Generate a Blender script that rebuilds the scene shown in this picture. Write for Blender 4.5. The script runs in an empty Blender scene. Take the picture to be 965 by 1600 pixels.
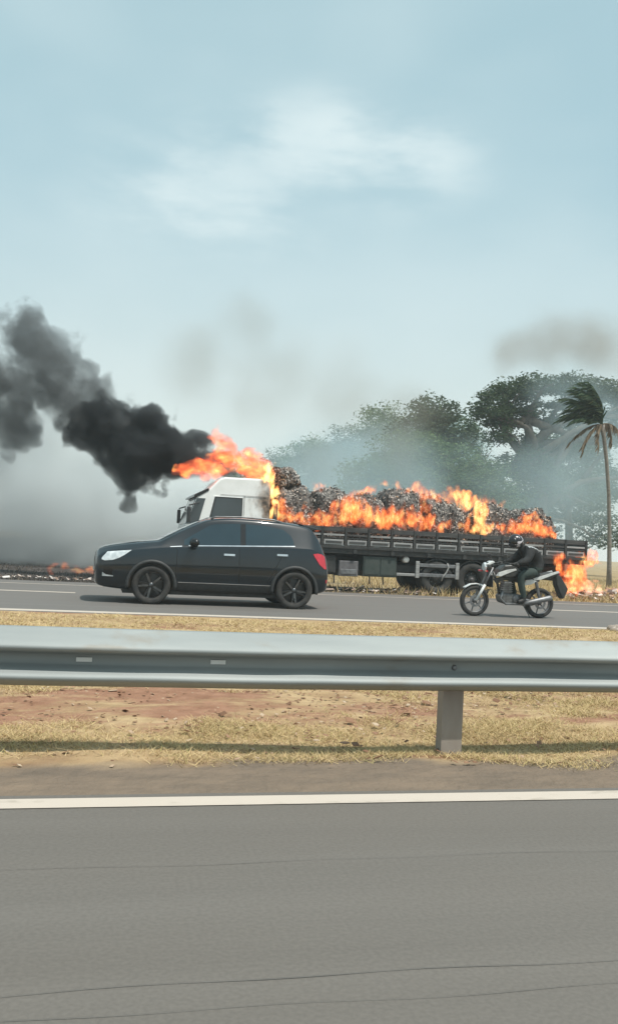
import bpy, bmesh, math, random
import numpy as np
from mathutils import Vector, Matrix
from mathutils.bvhtree import BVHTree

R = math.radians
scene = bpy.context.scene
C = scene.collection

# ---------------------------------------------------------------- camera
cam_d = bpy.data.cameras.new("camera")
cam = bpy.data.objects.new("camera", cam_d); C.objects.link(cam)
scene.camera = cam
cam_d.sensor_fit = 'VERTICAL'; cam_d.sensor_height = 36.0
cam_d.lens = 36.0 * 1400 / 1600
cam_d.clip_start = 0.05; cam_d.clip_end = 4000
YAW, ROLL, PITCH = R(13.1), R(2.9), math.atan(53 / 1400.0)
fw = Vector((math.sin(YAW) * math.cos(PITCH), math.cos(YAW) * math.cos(PITCH), math.sin(PITCH)))
r0 = Vector((math.cos(YAW), -math.sin(YAW), 0)); u0 = r0.cross(fw)
cr = r0 * math.cos(ROLL) + u0 * math.sin(ROLL)
cu = u0 * math.cos(ROLL) - r0 * math.sin(ROLL)
cm = Matrix((cr, cu, -fw)).transposed().to_4x4(); cm.translation = (0, 0, 1.22)
cam.matrix_world = cm

# ---------------------------------------------------------------- sun, sky, exposure
TO_SUN = Vector((0.24, -0.33, 0.91)).normalized()
sun_d = bpy.data.lights.new("sun", 'SUN'); sun = bpy.data.objects.new("sun", sun_d); C.objects.link(sun)
sun_d.energy = 3.4; sun_d.angle = R(0.6); sun_d.color = (1.0, 0.955, 0.88)
sun.rotation_euler = TO_SUN.to_track_quat('Z', 'Y').to_euler()
sun.location = (0, 0, 40)

world = bpy.data.worlds.new("World"); scene.world = world; world.use_nodes = True
wn = world.node_tree; wn.nodes.clear()
def wnode(t, **k):
    n = wn.nodes.new(t)
    for a, b in k.items(): setattr(n, a, b)
    return n
sky = wnode('ShaderNodeTexSky', sky_type='NISHITA', sun_disc=False)
sky.sun_elevation = math.asin(TO_SUN.z); sky.sun_rotation = math.atan2(TO_SUN.x, TO_SUN.y)
sky.altitude = 600; sky.air_density = 1.0; sky.dust_density = 3.0; sky.ozone_density = 1.5
tc = wnode('ShaderNodeTexCoord')
def cloud_noise(scale, sz, detail, off, lo, hi):
    mp = wnode('ShaderNodeMapping'); mp.inputs['Scale'].default_value = (1, 1, sz); mp.inputs['Location'].default_value = off
    nz = wnode('ShaderNodeTexNoise'); nz.inputs['Scale'].default_value = scale; nz.inputs['Detail'].default_value = detail
    nz.inputs['Roughness'].default_value = 0.55
    mr = wnode('ShaderNodeMapRange', interpolation_type='SMOOTHSTEP')
    mr.inputs[1].default_value = lo; mr.inputs[2].default_value = hi
    wn.links.new(tc.outputs['Generated'], mp.inputs['Vector']); wn.links.new(mp.outputs[0], nz.inputs['Vector'])
    wn.links.new(nz.outputs[0], mr.inputs[0]); return mr.outputs[0]
def wmath(op, a, b):
    n = wnode('ShaderNodeMath', operation=op)
    for i, v in enumerate((a, b)):
        if isinstance(v, (int, float)): n.inputs[i].default_value = v
        else: wn.links.new(v, n.inputs[i])
    return n.outputs[0]
def wmix(fac, a, b):
    n = wnode('ShaderNodeMix', data_type='RGBA')
    if isinstance(fac, (int, float)): n.inputs[0].default_value = fac
    else: wn.links.new(fac, n.inputs[0])
    for i, v in ((6, a), (7, b)):
        if isinstance(v, tuple): n.inputs[i].default_value = (*v, 1)
        else: wn.links.new(v, n.inputs[i])
    return n.outputs[2]
SKY_STRENGTH = 0.10
def cloud_spot(d, rad):
    dn = wnode('ShaderNodeVectorMath', operation='DISTANCE'); dn.inputs[1].default_value = d
    sm_ = wnode('ShaderNodeVectorMath', operation='MULTIPLY'); sm_.inputs[1].default_value = (1, 1, 1.9)
    wn.links.new(tc.outputs['Generated'], sm_.inputs[0]); wn.links.new(sm_.outputs[0], dn.inputs[0])
    dn.inputs[1].default_value = (d[0], d[1], d[2] * 1.9)
    mr = wnode('ShaderNodeMapRange', interpolation_type='SMOOTHSTEP')
    mr.inputs[1].default_value = rad; mr.inputs[2].default_value = rad * 0.2
    wn.links.new(dn.outputs['Value'], mr.inputs[0]); return mr.outputs[0]
veil = cloud_noise(2.2, 2.0, 3, (0.3, 0.1, 0.7), 0.38, 0.72)      # thin high veil everywhere
wisp = cloud_noise(5.5, 3.2, 6, (2.1, 0.4, 0.2), 0.36, 0.66)      # one brighter ragged cloud
spot = wmath('MAXIMUM', cloud_spot((0.20, 0.89, 0.410), 0.15), wmath('MULTIPLY', cloud_spot((0.09, 0.92, 0.362), 0.19), 0.8))
spot2 = wmath('MULTIPLY', cloud_spot((0.28, 0.87, 0.402), 0.13), 0.9)
spot = wmath('MAXIMUM', spot, spot2)
cl = wmath('ADD', wmath('MULTIPLY', veil, 0.22), wmath('MULTIPLY', wmath('MULTIPLY', wisp, spot), 0.55))
sepw = wnode('ShaderNodeSeparateXYZ'); wn.links.new(tc.outputs['Generated'], sepw.inputs[0])
low = wnode('ShaderNodeMapRange', interpolation_type='SMOOTHSTEP'); low.inputs[1].default_value = 0.42; low.inputs[2].default_value = 0.0
wn.links.new(sepw.outputs[2], low.inputs[0])
base_sky = wmix(0.60, sky.outputs[0], (4.55, 6.65, 6.75))            # pale dust and smoke in the air
base_sky = wmix(wmath('MULTIPLY', low.outputs[0], 0.82), base_sky, (6.7, 7.0, 6.45))
skycol = wmix(cl, base_sky, (7.0, 7.8, 7.8))
bg = wnode('ShaderNodeBackground'); bg.inputs['Strength'].default_value = SKY_STRENGTH
wo = wnode('ShaderNodeOutputWorld')
wn.links.new(skycol, bg.inputs['Color']); wn.links.new(bg.outputs[0], wo.inputs['Surface'])

scene.view_settings.view_transform = 'Standard'; scene.view_settings.look = 'None'
scene.view_settings.gamma = 1; scene.view_settings.use_curve_mapping = False
scene.view_settings.exposure = 0.35
scene.render.engine = 'CYCLES'
cy = scene.cycles
cy.use_denoising = True
try: cy.denoiser = 'OPENIMAGEDENOISE'
except Exception: pass
cy.max_bounces = 5; cy.diffuse_bounces = 2; cy.glossy_bounces = 3; cy.transmission_bounces = 4
cy.volume_bounces = 1; cy.transparent_max_bounces = 12; cy.caustics_reflective = False; cy.caustics_refractive = False
cy.volume_step_rate = 1.0; cy.volume_max_steps = 256
cy.sample_clamp_indirect = 6

# ---------------------------------------------------------------- helpers
def tag(o, label=None, cat=None, group=None, kind=None):
    if label: o['label'] = label
    if cat: o['category'] = cat
    if group: o['group'] = group
    if kind: o['kind'] = kind
    return o
def empty(name, loc, label=None, cat=None, group=None, rz=0.0, parent=None):
    o = bpy.data.objects.new(name, None); C.objects.link(o); o.location = loc; o.rotation_euler = (0, 0, rz)
    o.empty_display_size = 0.2
    if parent: o.parent = parent
    return tag(o, label, cat, group)
def mesh_obj(name, me, mat=None, parent=None, loc=(0, 0, 0)):
    o = bpy.data.objects.new(name, me); C.objects.link(o); o.location = loc
    if mat is not None and not me.materials: me.materials.append(mat)
    if parent: o.parent = parent
    return o
def baked(o, name, mat=None, parent=None):
    """apply an object's modifiers and return a plain mesh object"""
    dg = bpy.context.evaluated_depsgraph_get(); dg.update()
    me = bpy.data.meshes.new_from_object(o.evaluated_get(dg))
    loc = o.location.copy(); old = o.data
    bpy.data.objects.remove(o, do_unlink=True)
    if mat is not None: me.materials.clear(); me.materials.append(mat)
    return mesh_obj(name, me, mat, parent, loc)

class MB:
    def __init__(s): s.v = []; s.f = []
    def add(s, vs, fs):
        b = len(s.v); s.v += [tuple(q) for q in vs]; s.f += [tuple(i + b for i in f) for f in fs]; return s
    def box(s, x0, x1, y0, y1, z0, z1):
        return s.add([(x0,y0,z0),(x1,y0,z0),(x1,y1,z0),(x0,y1,z0),(x0,y0,z1),(x1,y0,z1),(x1,y1,z1),(x0,y1,z1)],
                     [(0,3,2,1),(4,5,6,7),(0,1,5,4),(1,2,6,5),(2,3,7,6),(3,0,4,7)])
    def tube(s, pts, rad, n=8, caps=True):
        pts = [Vector(p) for p in pts]
        if not hasattr(rad, '__len__'): rad = [rad] * len(pts)
        b = len(s.v); prev = None
        for i, p in enumerate(pts):
            t = (pts[min(i+1, len(pts)-1)] - pts[max(i-1, 0)]).normalized()
            if prev is None:
                a = Vector((0,0,1)) if abs(t.z) < 0.9 else Vector((1,0,0)); a = (a - t * a.dot(t)).normalized()
            else:
                a = (prev - t * prev.dot(t)).normalized()
            prev = a; c = t.cross(a)
            for k in range(n):
                an = 2 * math.pi * k / n
                s.v.append(tuple(p + (a * math.cos(an) + c * math.sin(an)) * rad[i]))
        for i in range(len(pts) - 1):
            for k in range(n):
                q = b + i * n; k2 = (k + 1) % n
                s.f.append((q + k, q + k2, q + n + k2, q + n + k))
        if caps:
            s.f.append(tuple(b + k for k in reversed(range(n)))); q = b + (len(pts) - 1) * n
            s.f.append(tuple(q + k for k in range(n)))
        return s
    def prism(s, poly, y0, y1):
        """polygon in xz extruded along y"""
        n = len(poly)
        return s.add([(x, y0, z) for x, z in poly] + [(x, y1, z) for x, z in poly],
                     [tuple(range(n)), tuple(reversed(range(n, 2 * n)))] + [(i, i + n, (i + 1) % n + n, (i + 1) % n) for i in range(n)])
    def lathe(s, prof, n=32, c=(0, 0, 0), closed=True):
        """profile of (radius, y) turned about the y axis through c"""
        b = len(s.v); m = len(prof)
        for k in range(n):
            an = 2 * math.pi * k / n
            for r, y in prof: s.v.append((c[0] + r * math.cos(an), c[1] + y, c[2] + r * math.sin(an)))
        for k in range(n):
            k2 = (k + 1) % n
            for i in range(m if closed else m - 1):
                j = (i + 1) % m
                s.f.append((b + k * m + i, b + k * m + j, b + k2 * m + j, b + k2 * m + i))
        return s
    def mesh(s, name, smooth=False):
        me = bpy.data.meshes.new(name); me.from_pydata(s.v, [], s.f)
        bm = bmesh.new(); bm.from_mesh(me); bmesh.ops.recalc_face_normals(bm, faces=bm.faces); bm.to_mesh(me); bm.free()
        if smooth: me.polygons.foreach_set('use_smooth', [True] * len(me.polygons))
        me.update(); return me
    def build(s, name, mat, parent=None, smooth=False, bevel=0, loc=(0, 0, 0), seg=2):
        o = mesh_obj(name, s.mesh(name, smooth), mat, parent, loc)
        if bevel:
            md = o.modifiers.new('bevel', 'BEVEL'); md.width = bevel; md.segments = seg; md.limit_method = 'ANGLE'; md.angle_limit = R(35)
        return o
def copy_tree(o, parent=None):
    c = o.copy(); C.objects.link(c); c.parent = parent
    for ch in list(o.children): copy_tree(ch, c)
    return c

# ---------------------------------------------------------------- materials
def mat_new(name):
    m = bpy.data.materials.new(name); m.use_nodes = True; nt = m.node_tree
    return m, nt, nt.nodes['Principled BSDF'], nt.nodes['Material Output']
def L(nt, a, b): nt.links.new(a, b)
def noise(nt, scale, detail=3, stretch=(1, 1, 1), rough=0.55, coord='Object', dist=0):
    t = nt.nodes.new('ShaderNodeTexCoord'); mp = nt.nodes.new('ShaderNodeMapping'); mp.inputs['Scale'].default_value = stretch
    n = nt.nodes.new('ShaderNodeTexNoise'); n.inputs['Scale'].default_value = scale; n.inputs['Detail'].default_value = detail
    n.inputs['Roughness'].default_value = rough; n.inputs['Distortion'].default_value = dist
    L(nt, t.outputs[coord], mp.inputs[0]); L(nt, mp.outputs[0], n.inputs['Vector']); return n.outputs[0]
def ramp(nt, fac, stops):
    r = nt.nodes.new('ShaderNodeValToRGB'); e = r.color_ramp.elements
    while len(e) < len(stops): e.new(0.5)
    for q, (p, c) in zip(e, stops): q.position = p; q.color = (*c, 1)
    L(nt, fac, r.inputs[0]); return r.outputs[0]
def mix(nt, fac, a, b, blend='MIX'):
    n = nt.nodes.new('ShaderNodeMix'); n.data_type = 'RGBA'; n.blend_type = blend
    if isinstance(fac, (int, float)): n.inputs[0].default_value = fac
    else: L(nt, fac, n.inputs[0])
    for i, v in ((6, a), (7, b)):
        if isinstance(v, tuple): n.inputs[i].default_value = (*v, 1)
        else: L(nt, v, n.inputs[i])
    return n.outputs[2]
def mth(nt, op, a, b=0.0, c=None):
    n = nt.nodes.new('ShaderNodeMath'); n.operation = op
    for i, v in enumerate((a, b, c)):
        if v is None: continue
        if isinstance(v, (int, float)): n.inputs[i].default_value = v
        else: L(nt, v, n.inputs[i])
    return n.outputs[0]
def smooth(nt, x, lo, hi):
    n = nt.nodes.new('ShaderNodeMapRange'); n.interpolation_type = 'SMOOTHSTEP'
    n.inputs[1].default_value = lo; n.inputs[2].default_value = hi; L(nt, x, n.inputs[0]); return n.outputs[0]
def bump(nt, bs, h, strength, dist=0.02):
    b = nt.nodes.new('ShaderNodeBump'); b.inputs['Strength'].default_value = strength; b.inputs['Distance'].default_value = dist
    L(nt, h, b.inputs['Height']); L(nt, b.outputs[0], bs.inputs['Normal'])
def pm(name, a, b=None, scale=4, rough=0.6, metal=0.0, bmp=0.0, coat=0.0, stretch=(1, 1, 1), detail=4, lo=0.35, hi=0.65, spec=0.5):
    m, nt, bs, out = mat_new(name)
    bs.inputs['Roughness'].default_value = rough; bs.inputs['Metallic'].default_value = metal
    bs.inputs['Coat Weight'].default_value = coat; bs.inputs['Coat Roughness'].default_value = 0.05
    bs.inputs['Specular IOR Level'].default_value = spec
    if b is None: b = tuple(x * 0.8 for x in a)
    n = noise(nt, scale, detail, stretch)
    L(nt, ramp(nt, n, [(lo, a), (hi, b)]), bs.inputs['Base Color'])
    if bmp: bump(nt, bs, n, bmp)
    return m

M = {}
M['paint'] = pm('car_black_paint', (0.004, 0.009, 0.013), (0.006, 0.012, 0.017), 2, 0.35, 0.0, coat=1.0, spec=.2)
M['plastic'] = pm('black_plastic', (0.022, 0.024, 0.025), (0.034, 0.036, 0.037), 20, 0.6)
M['gloss_black'] = pm('gloss_black', (0.008, 0.009, 0.010), None, 3, 0.25)
M['rubber'] = pm('tyre_rubber', (0.020, 0.020, 0.020), (0.045, 0.042, 0.038), 8, 0.85, bmp=0.2)
M['chrome'] = pm('chrome', (0.75, 0.76, 0.77), (0.6, 0.61, 0.62), 6, 0.18, 1.0)
M['alloy_dark'] = pm('dark_alloy', (0.03, 0.032, 0.034), (0.05, 0.05, 0.05), 10, 0.3, 0.7)
M['alloy'] = pm('machined_alloy', (0.16, 0.165, 0.17), (0.10, 0.105, 0.11), 10, 0.35, 1.0)
M['steel'] = pm('grey_steel', (0.24, 0.245, 0.25), (0.15, 0.15, 0.155), 9, 0.5, 0.7)
M['lamp'] = pm('lamp_lens', (0.78, 0.82, 0.83), (0.55, 0.6, 0.62), 14, 0.12, 0.2)
M['tail'] = pm('tail_lens', (0.55, 0.03, 0.05), (0.42, 0.02, 0.03), 14, 0.15, 0.0, coat=0.5)
M['white_paint'] = pm('white_paint', (0.86, 0.86, 0.84), (0.80, 0.80, 0.77), 2.5, 0.4)
M['chassis'] = pm('sooty_chassis', (0.020, 0.022, 0.022), (0.045, 0.043, 0.040), 6, 0.7)
M['grey_box'] = pm('grey_box_metal', (0.16, 0.155, 0.16), (0.09, 0.085, 0.09), 5, 0.6)
M['green_box'] = pm('dark_green_box', (0.030, 0.045, 0.040), (0.05, 0.062, 0.055), 5, 0.6)
M['board_dark'] = pm('charred_board', (0.035, 0.036, 0.036), (0.075, 0.072, 0.068), 7, 0.8, stretch=(0.3, 1, 3), bmp=0.3)
M['board_grey'] = pm('weathered_grey_board', (0.36, 0.36, 0.35), (0.22, 0.22, 0.215), 6, 0.75, stretch=(0.3, 1, 3))
M['galv'] = None

def glass_mat(name, col, rough=0.04):
    m, nt, bs, out = mat_new(name)
    bs.inputs['Roughness'].default_value = rough; bs.inputs['Specular IOR Level'].default_value = 0.6
    n = noise(nt, 1.2, 2)
    L(nt, ramp(nt, n, [(0.3, col), (0.7, tuple(c * 1.5 for c in col))]), bs.inputs['Base Color'])
    return m
M['glass'] = glass_mat('tinted_glass', (0.015, 0.031, 0.041))
M['cab_glass'] = glass_mat('cab_glass', (0.035, 0.045, 0.05), 0.12)

# asphalt
def asphalt(name, a, b, c):
    m, nt, bs, out = mat_new(name)
    st = noise(nt, 1.3, 5, (0.10, 2.4, 1)); fine = noise(nt, 60, 3); big = noise(nt, 0.35, 3, (0.35, 1, 1))
    col = ramp(nt, st, [(0.3, a), (0.7, b)])
    col = mix(nt, mth(nt, 'MULTIPLY', smooth(nt, big, 0.4, 0.7), 0.6), col, c)
    grain = ramp(nt, fine, [(0.35, (0.80, 0.80, 0.80)), (0.65, (1.15, 1.15, 1.15))])
    col = mix(nt, 0.45, col, grain, 'MULTIPLY')
    L(nt, col, bs.inputs['Base Color']); bs.inputs['Roughness'].default_value = 0.85
    bump(nt, bs, fine, 0.15, 0.008); return m
M['asphalt'] = asphalt('asphalt', (0.114, 0.104, 0.092), (0.138, 0.126, 0.112), (0.132, 0.115, 0.097))
M['asphalt_far'] = asphalt('far_asphalt', (0.122, 0.113, 0.104), (0.146, 0.136, 0.125), (0.134, 0.124, 0.113))

def line_mat(name, col, wear):
    m, nt, bs, out = mat_new(name)
    n = noise(nt, 9, 5, (0.5, 1, 1)); 
    L(nt, ramp(nt, n, [(0.30, wear), (0.42, col), (1.0, tuple(min(1, c * 1.05) for c in col))]), bs.inputs['Base Color'])
    bs.inputs['Roughness'].default_value = 0.7; return m
M['line'] = line_mat('road_line_paint', (0.50, 0.435, 0.37), (0.38, 0.33, 0.27))

# galvanised rail
m, nt, bs, out = mat_new('galvanised_steel')
n1 = noise(nt, 1.4, 5, (0.35, 1, 3)); n2 = noise(nt, 14, 3)
c = ramp(nt, n1, [(0.3, (0.25, 0.272, 0.27)), (0.55, (0.33, 0.352, 0.345)), (0.75, (0.39, 0.402, 0.385))])
c = mix(nt, mth(nt, 'MULTIPLY', smooth(nt, noise(nt, 3.0, 5, (0.6, 1, 1.2)), 0.56, 0.72), 0.5), c, (0.24, 0.185, 0.125))
L(nt, c, bs.inputs['Base Color']); bs.inputs['Roughness'].default_value = 0.68; bs.inputs['Metallic'].default_value = 0.3
bump(nt, bs, n2, 0.08, 0.005); M['galv'] = m
M['post'] = pm('rusty_post_steel', (0.32, 0.285, 0.25), (0.22, 0.18, 0.15), 4, 0.7, 0.1, stretch=(1, 1, 0.35))

# soils
def soil_mat(name, near):
    m, nt, bs, out = mat_new(name)
    tcn = nt.nodes.new('ShaderNodeTexCoord'); sx = nt.nodes.new('ShaderNodeSeparateXYZ'); L(nt, tcn.outputs['Object'], sx.inputs[0])
    y = sx.outputs[1]
    straw = ramp(nt, noise(nt, 3.0, 6, (0.7, 1.2, 1)), [(0.28, (0.25, 0.16, 0.092)), (0.48, (0.36, 0.25, 0.14)), (0.62, (0.44, 0.32, 0.185)), (0.8, (0.33, 0.245, 0.13))])
    red = ramp(nt, noise(nt, 7, 5), [(0.3, (0.22, 0.115, 0.072)), (0.7, (0.33, 0.185, 0.12))])
    patch = noise(nt, 1.0, 7, (0.5, 1.1, 1), 0.68)
    # bare red soil runs in a band down the middle of the median
    band = mth(nt, 'MULTIPLY', smooth(nt, y, 5.75, 6.2), mth(nt, 'SUBTRACT', 1.0, smooth(nt, y, 6.6, 8.2)))
    f = smooth(nt, mth(nt, 'ADD', patch, mth(nt, 'MULTIPLY', band, 0.115)), 0.55, 0.66)
    col = mix(nt, f, straw, red)
    dusty = ramp(nt, noise(nt, 5, 5, (0.5, 1, 1)), [(0.3, (0.145, 0.117, 0.092)), (0.7, (0.215, 0.165, 0.122))])
    edge = smooth(nt, mth(nt, 'SUBTRACT', mth(nt, 'MULTIPLY_ADD', noise(nt, 1.1, 4, (0.6, 1, 1)), 1.1, 4.40), y), -0.1, 0.12)
    col = mix(nt, edge, col, dusty)
    L(nt, col, bs.inputs['Base Color']); bs.inputs['Roughness'].default_value = 0.95; bs.inputs['Specular IOR Level'].default_value = 0.1
    bump(nt, bs, noise(nt, 11, 6), 0.7, 0.05); return m
M['median'] = soil_mat('dry_median_soil', True)
m, nt, bs, out = mat_new('field_ground')
tcn = nt.nodes.new('ShaderNodeTexCoord'); sx = nt.nodes.new('ShaderNodeSeparateXYZ'); L(nt, tcn.outputs['Object'], sx.inputs[0])
dry = ramp(nt, noise(nt, 0.5, 6), [(0.3, (0.22, 0.155, 0.08)), (0.55, (0.36, 0.27, 0.15)), (0.8, (0.26, 0.20, 0.10))])
burnt = ramp(nt, noise(nt, 1.6, 6), [(0.3, (0.035, 0.031, 0.030)), (0.6, (0.075, 0.065, 0.060)), (0.8, (0.16, 0.145, 0.135))])
nb = noise(nt, 0.22, 5)
fb = smooth(nt, mth(nt, 'ADD', mth(nt, 'MULTIPLY', sx.outputs[0], -0.035), nb), 0.16, 0.36)
fb = mth(nt, 'MULTIPLY', fb, mth(nt, 'SUBTRACT', 1.0, smooth(nt, sx.outputs[1], 140, 220)))
fb = mth(nt, 'MULTIPLY', fb, smooth(nt, sx.outputs[1], 22, 23.5))
L(nt, mix(nt, fb, dry, burnt), bs.inputs['Base Color']); bs.inputs['Roughness'].default_value = 0.95; bs.inputs['Specular IOR Level'].default_value = 0.1
bump(nt, bs, noise(nt, 3, 6), 0.6, 0.08); M['field'] = m

def blade_mat(name, stops):
    m, nt, bs, out = mat_new(name)
    g = nt.nodes.new('ShaderNodeNewGeometry')
    L(nt, ramp(nt, g.outputs['Random Per Island'], stops), bs.inputs['Base Color'])
    bs.inputs['Roughness'].default_value = 0.8; bs.inputs['Specular IOR Level'].default_value = 0.15; return m
M['blade'] = blade_mat('dry_grass_blade', [(0, (0.38, 0.26, 0.13)), (0.35, (0.54, 0.40, 0.21)), (0.75, (0.62, 0.485, 0.27)), (0.9, (0.44, 0.36, 0.155)), (1, (0.38, 0.34, 0.14))])
M['burnt_blade'] = blade_mat('burnt_stubble', [(0, (0.03, 0.027, 0.025)), (0.6, (0.08, 0.07, 0.06)), (1, (0.2, 0.17, 0.13))])
M['scrap'] = blade_mat('charred_scrap', [(0, (0.02, 0.019, 0.018)), (0.28, (0.08, 0.072, 0.066)), (0.5, (0.26, 0.235, 0.215)), (0.75, (0.44, 0.40, 0.365)), (0.93, (0.70, 0.65, 0.59)), (1, (0.50, 0.27, 0.14))])
M['debris'] = blade_mat('ground_debris', [(0, (0.06, 0.045, 0.04)), (0.4, (0.26, 0.18, 0.14)), (0.7, (0.42, 0.33, 0.28)), (1, (0.75, 0.72, 0.68))])
M['bale_core'] = pm('bale_core', (0.05, 0.046, 0.043), (0.20, 0.185, 0.17), 9, 0.9, bmp=0.6)
def leaf_mat(name, stops):
    m, nt, bs, out = mat_new(name)
    g = nt.nodes.new('ShaderNodeNewGeometry'); c = ramp(nt, g.outputs['Random Per Island'], stops)
    L(nt, c, bs.inputs['Base Color']); bs.inputs['Roughness'].default_value = 0.6; bs.inputs['Specular IOR Level'].default_value = 0.25
    tr = nt.nodes.new('ShaderNodeBsdfTranslucent'); L(nt, c, tr.inputs['Color'])
    mx = nt.nodes.new('ShaderNodeMixShader'); mx.inputs[0].default_value = 0.3
    L(nt, bs.outputs[0], mx.inputs[1]); L(nt, tr.outputs[0], mx.inputs[2]); L(nt, mx.outputs[0], out.inputs['Surface']); return m
M['leaf_dark'] = leaf_mat('dark_leaf', [(0, (0.032, 0.058, 0.030)), (0.5, (0.06, 0.098, 0.048)), (1, (0.10, 0.135, 0.065))])
M['leaf_mid'] = leaf_mat('mid_leaf', [(0, (0.06, 0.11, 0.045)), (0.5, (0.105, 0.175, 0.07)), (1, (0.17, 0.23, 0.10))])
M['palm_leaf'] = leaf_mat('palm_leaf', [(0, (0.02, 0.045, 0.018)), (0.6, (0.04, 0.075, 0.03)), (1, (0.10, 0.13, 0.06))])
M['dead_leaf'] = leaf_mat('dead_palm_leaf', [(0, (0.14, 0.10, 0.06)), (1, (0.30, 0.23, 0.15))])
M['bark'] = pm('bark', (0.075, 0.062, 0.050), (0.13, 0.11, 0.09), 5, 0.9, stretch=(1, 1, 0.3), bmp=0.5)
M['palm_bark'] = pm('palm_bark', (0.15, 0.13, 0.11), (0.22, 0.20, 0.17), 6, 0.9, stretch=(1, 1, 3), bmp=0.4)

# ---------------------------------------------------------------- ground, roads, median
rng = np.random.default_rng(7)
def sheet(name, x0, x1, y0, y1, z, mat, parent=None, nx=1, ny=1, fn=None):
    xs = np.linspace(x0, x1, nx + 1); ys = np.linspace(y0, y1, ny + 1)
    v = [(x, y, z + (fn(x, y) if fn else 0)) for y in ys for x in xs]
    f = [(j*(nx+1)+i, j*(nx+1)+i+1, (j+1)*(nx+1)+i+1, (j+1)*(nx+1)+i) for j in range(ny) for i in range(nx)]
    me = bpy.data.meshes.new(name); me.from_pydata(v, [], f); me.polygons.foreach_set('use_smooth', [True] * len(f))
    o = mesh_obj(name, me, mat, parent)
    if parent is None: o['kind'] = 'structure'
    return o
ground = sheet('ground', -1500, 1500, -600, 2400, -0.02, M['field'])
near_road = sheet('near_road', -300, 300, -9, 4.37, 0.0, M['asphalt'])
far_road = sheet('far_road', -300, 300, 14.25, 23.6, 0.0, M['asphalt_far'])
def wob(x, y):
    e = min(1, max(0, (y - 4.62) / 0.6)) * min(1, max(0, (14.4 - y) / 0.8))
    return -0.012 * (y < 4.45) + e * (0.006 + 0.022 * math.sin(x * 1.3 + y) * math.cos(y * 1.9 - x * .4) + 0.015 * math.sin(x * 4.1) * math.sin(y * 5.3))
median = sheet('median', -60, 70, 4.34, 14.33, 0.006, M['median'], None, 420, 62, wob)
sheet('edge_line', -300, 300, 4.16, 4.305, 0.004, M['line'], near_road)
sheet('edge_line', -300, 300, 14.50, 14.80, 0.004, M['line'], far_road)
sheet('edge_line', -300, 300, 22.10, 22.22, 0.004, M['line'], far_road)
for k in range(-6, 12):
    x0 = -5.0 + k * 15.4
    sheet('lane_dash', x0, x0 + 4.6, 19.20, 19.42, 0.004, M['line'], far_road)
M['seam'] = pm('seam_tar', (0.088, 0.082, 0.074), (0.115, 0.107, 0.097), 6, 0.8)
def seam(y, w, ph):
    xs = np.arange(-14, 16, 0.12); v = []; f = []
    for i, x in enumerate(xs):
        q = y + 0.010 * math.sin(x * 2.3 + ph) + 0.007 * math.sin(x * 7.1 + ph * 2)
        ww = w * (0.5 + 0.5 * abs(math.sin(x * 1.7 + ph) * math.cos(x * 5.3)))
        v += [(x, q - ww, 0.004), (x, q + ww, 0.004)]
        if i: f.append((2*i-2, 2*i, 2*i+1, 2*i-1))
    me = bpy.data.meshes.new('seam'); me.from_pydata(v, [], f); mesh_obj('seam', me, M['seam'], near_road)
seam(2.50, 0.0020, 0.3); seam(2.36, 0.0012, 1.9); seam(3.42, 0.0013, 4.0)

# value noise for planting
_g = np.random.default_rng(3).random((256, 256))
def vn(x, y, s):
    x = np.asarray(x) * s + 100.3; y = np.asarray(y) * s + 50.7
    i = np.floor(x).astype(int); j = np.floor(y).astype(int); u = x - i; w = y - j; u = u*u*(3-2*u); w = w*w*(3-2*w)
    g = lambda a, b: _g[a % 256, b % 256]
    return (g(i,j)*(1-u)+g(i+1,j)*u)*(1-w)+(g(i,j+1)*(1-u)+g(i+1,j+1)*u)*w
def blades(name, label, mat, x, y, z, h, w, lean):
    n = len(x); a = rng.random(n) * 2 * np.pi; la = rng.random(n) * 2 * np.pi; l = h * lean * rng.random(n)
    P0 = np.stack([x - np.cos(a) * w, y - np.sin(a) * w, z], 1); P1 = np.stack([x + np.cos(a) * w, y + np.sin(a) * w, z], 1)
    P2 = np.stack([x + np.cos(la) * l, y + np.sin(la) * l, z + h], 1)
    V = np.stack([P0, P1, P2], 1).reshape(-1, 3)
    me = bpy.data.meshes.new(name); me.vertices.add(3 * n); me.vertices.foreach_set('co', V.astype(np.float32).ravel())
    me.loops.add(3 * n); me.loops.foreach_set('vertex_index', np.arange(3 * n, dtype=np.int32))
    me.polygons.add(n); me.polygons.foreach_set('loop_start', np.arange(0, 3 * n, 3, dtype=np.int32))
    me.polygons.foreach_set('loop_total', np.full(n, 3, dtype=np.int32)); me.update()
    o = mesh_obj(name, me, mat); tag(o, label, 'grass', kind='stuff'); return o
wobv = np.vectorize(wob)
def scatter(n, x0, x1, y0, y1, thr, s=1.1):
    x = rng.uniform(x0, x1, n); y = rng.uniform(y0, y1, n)
    d = 0.6 * vn(x * 0.6, y, s) + 0.4 * vn(x, y, s * 3.1)
    band = np.clip((y - 5.75) / .45, 0, 1) * np.clip((8.2 - y) / 1.6, 0, 1)
    k = d - 0.20 * band - np.clip((4.95 + .35 * (vn(x, y * 0 + 3, .9) - .5) - y) / .25, 0, 1) * .5 > thr + rng.normal(0, .09, n)
    return x[k], y[k]
x1, y1 = scatter(480000, -2.2, 5.6, 4.7, 9.0, 0.41)
x2, y2 = scatter(90000, -5, 13, 9.0, 14.0, 0.34)
x = np.concatenate([x1, x2]); y = np.concatenate([y1, y2])
hh = rng.uniform(0.008, 0.036, len(x)) * (0.5 + vn(x, y, 2.3)) * np.where(y > 9, 1.4, 1)
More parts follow.
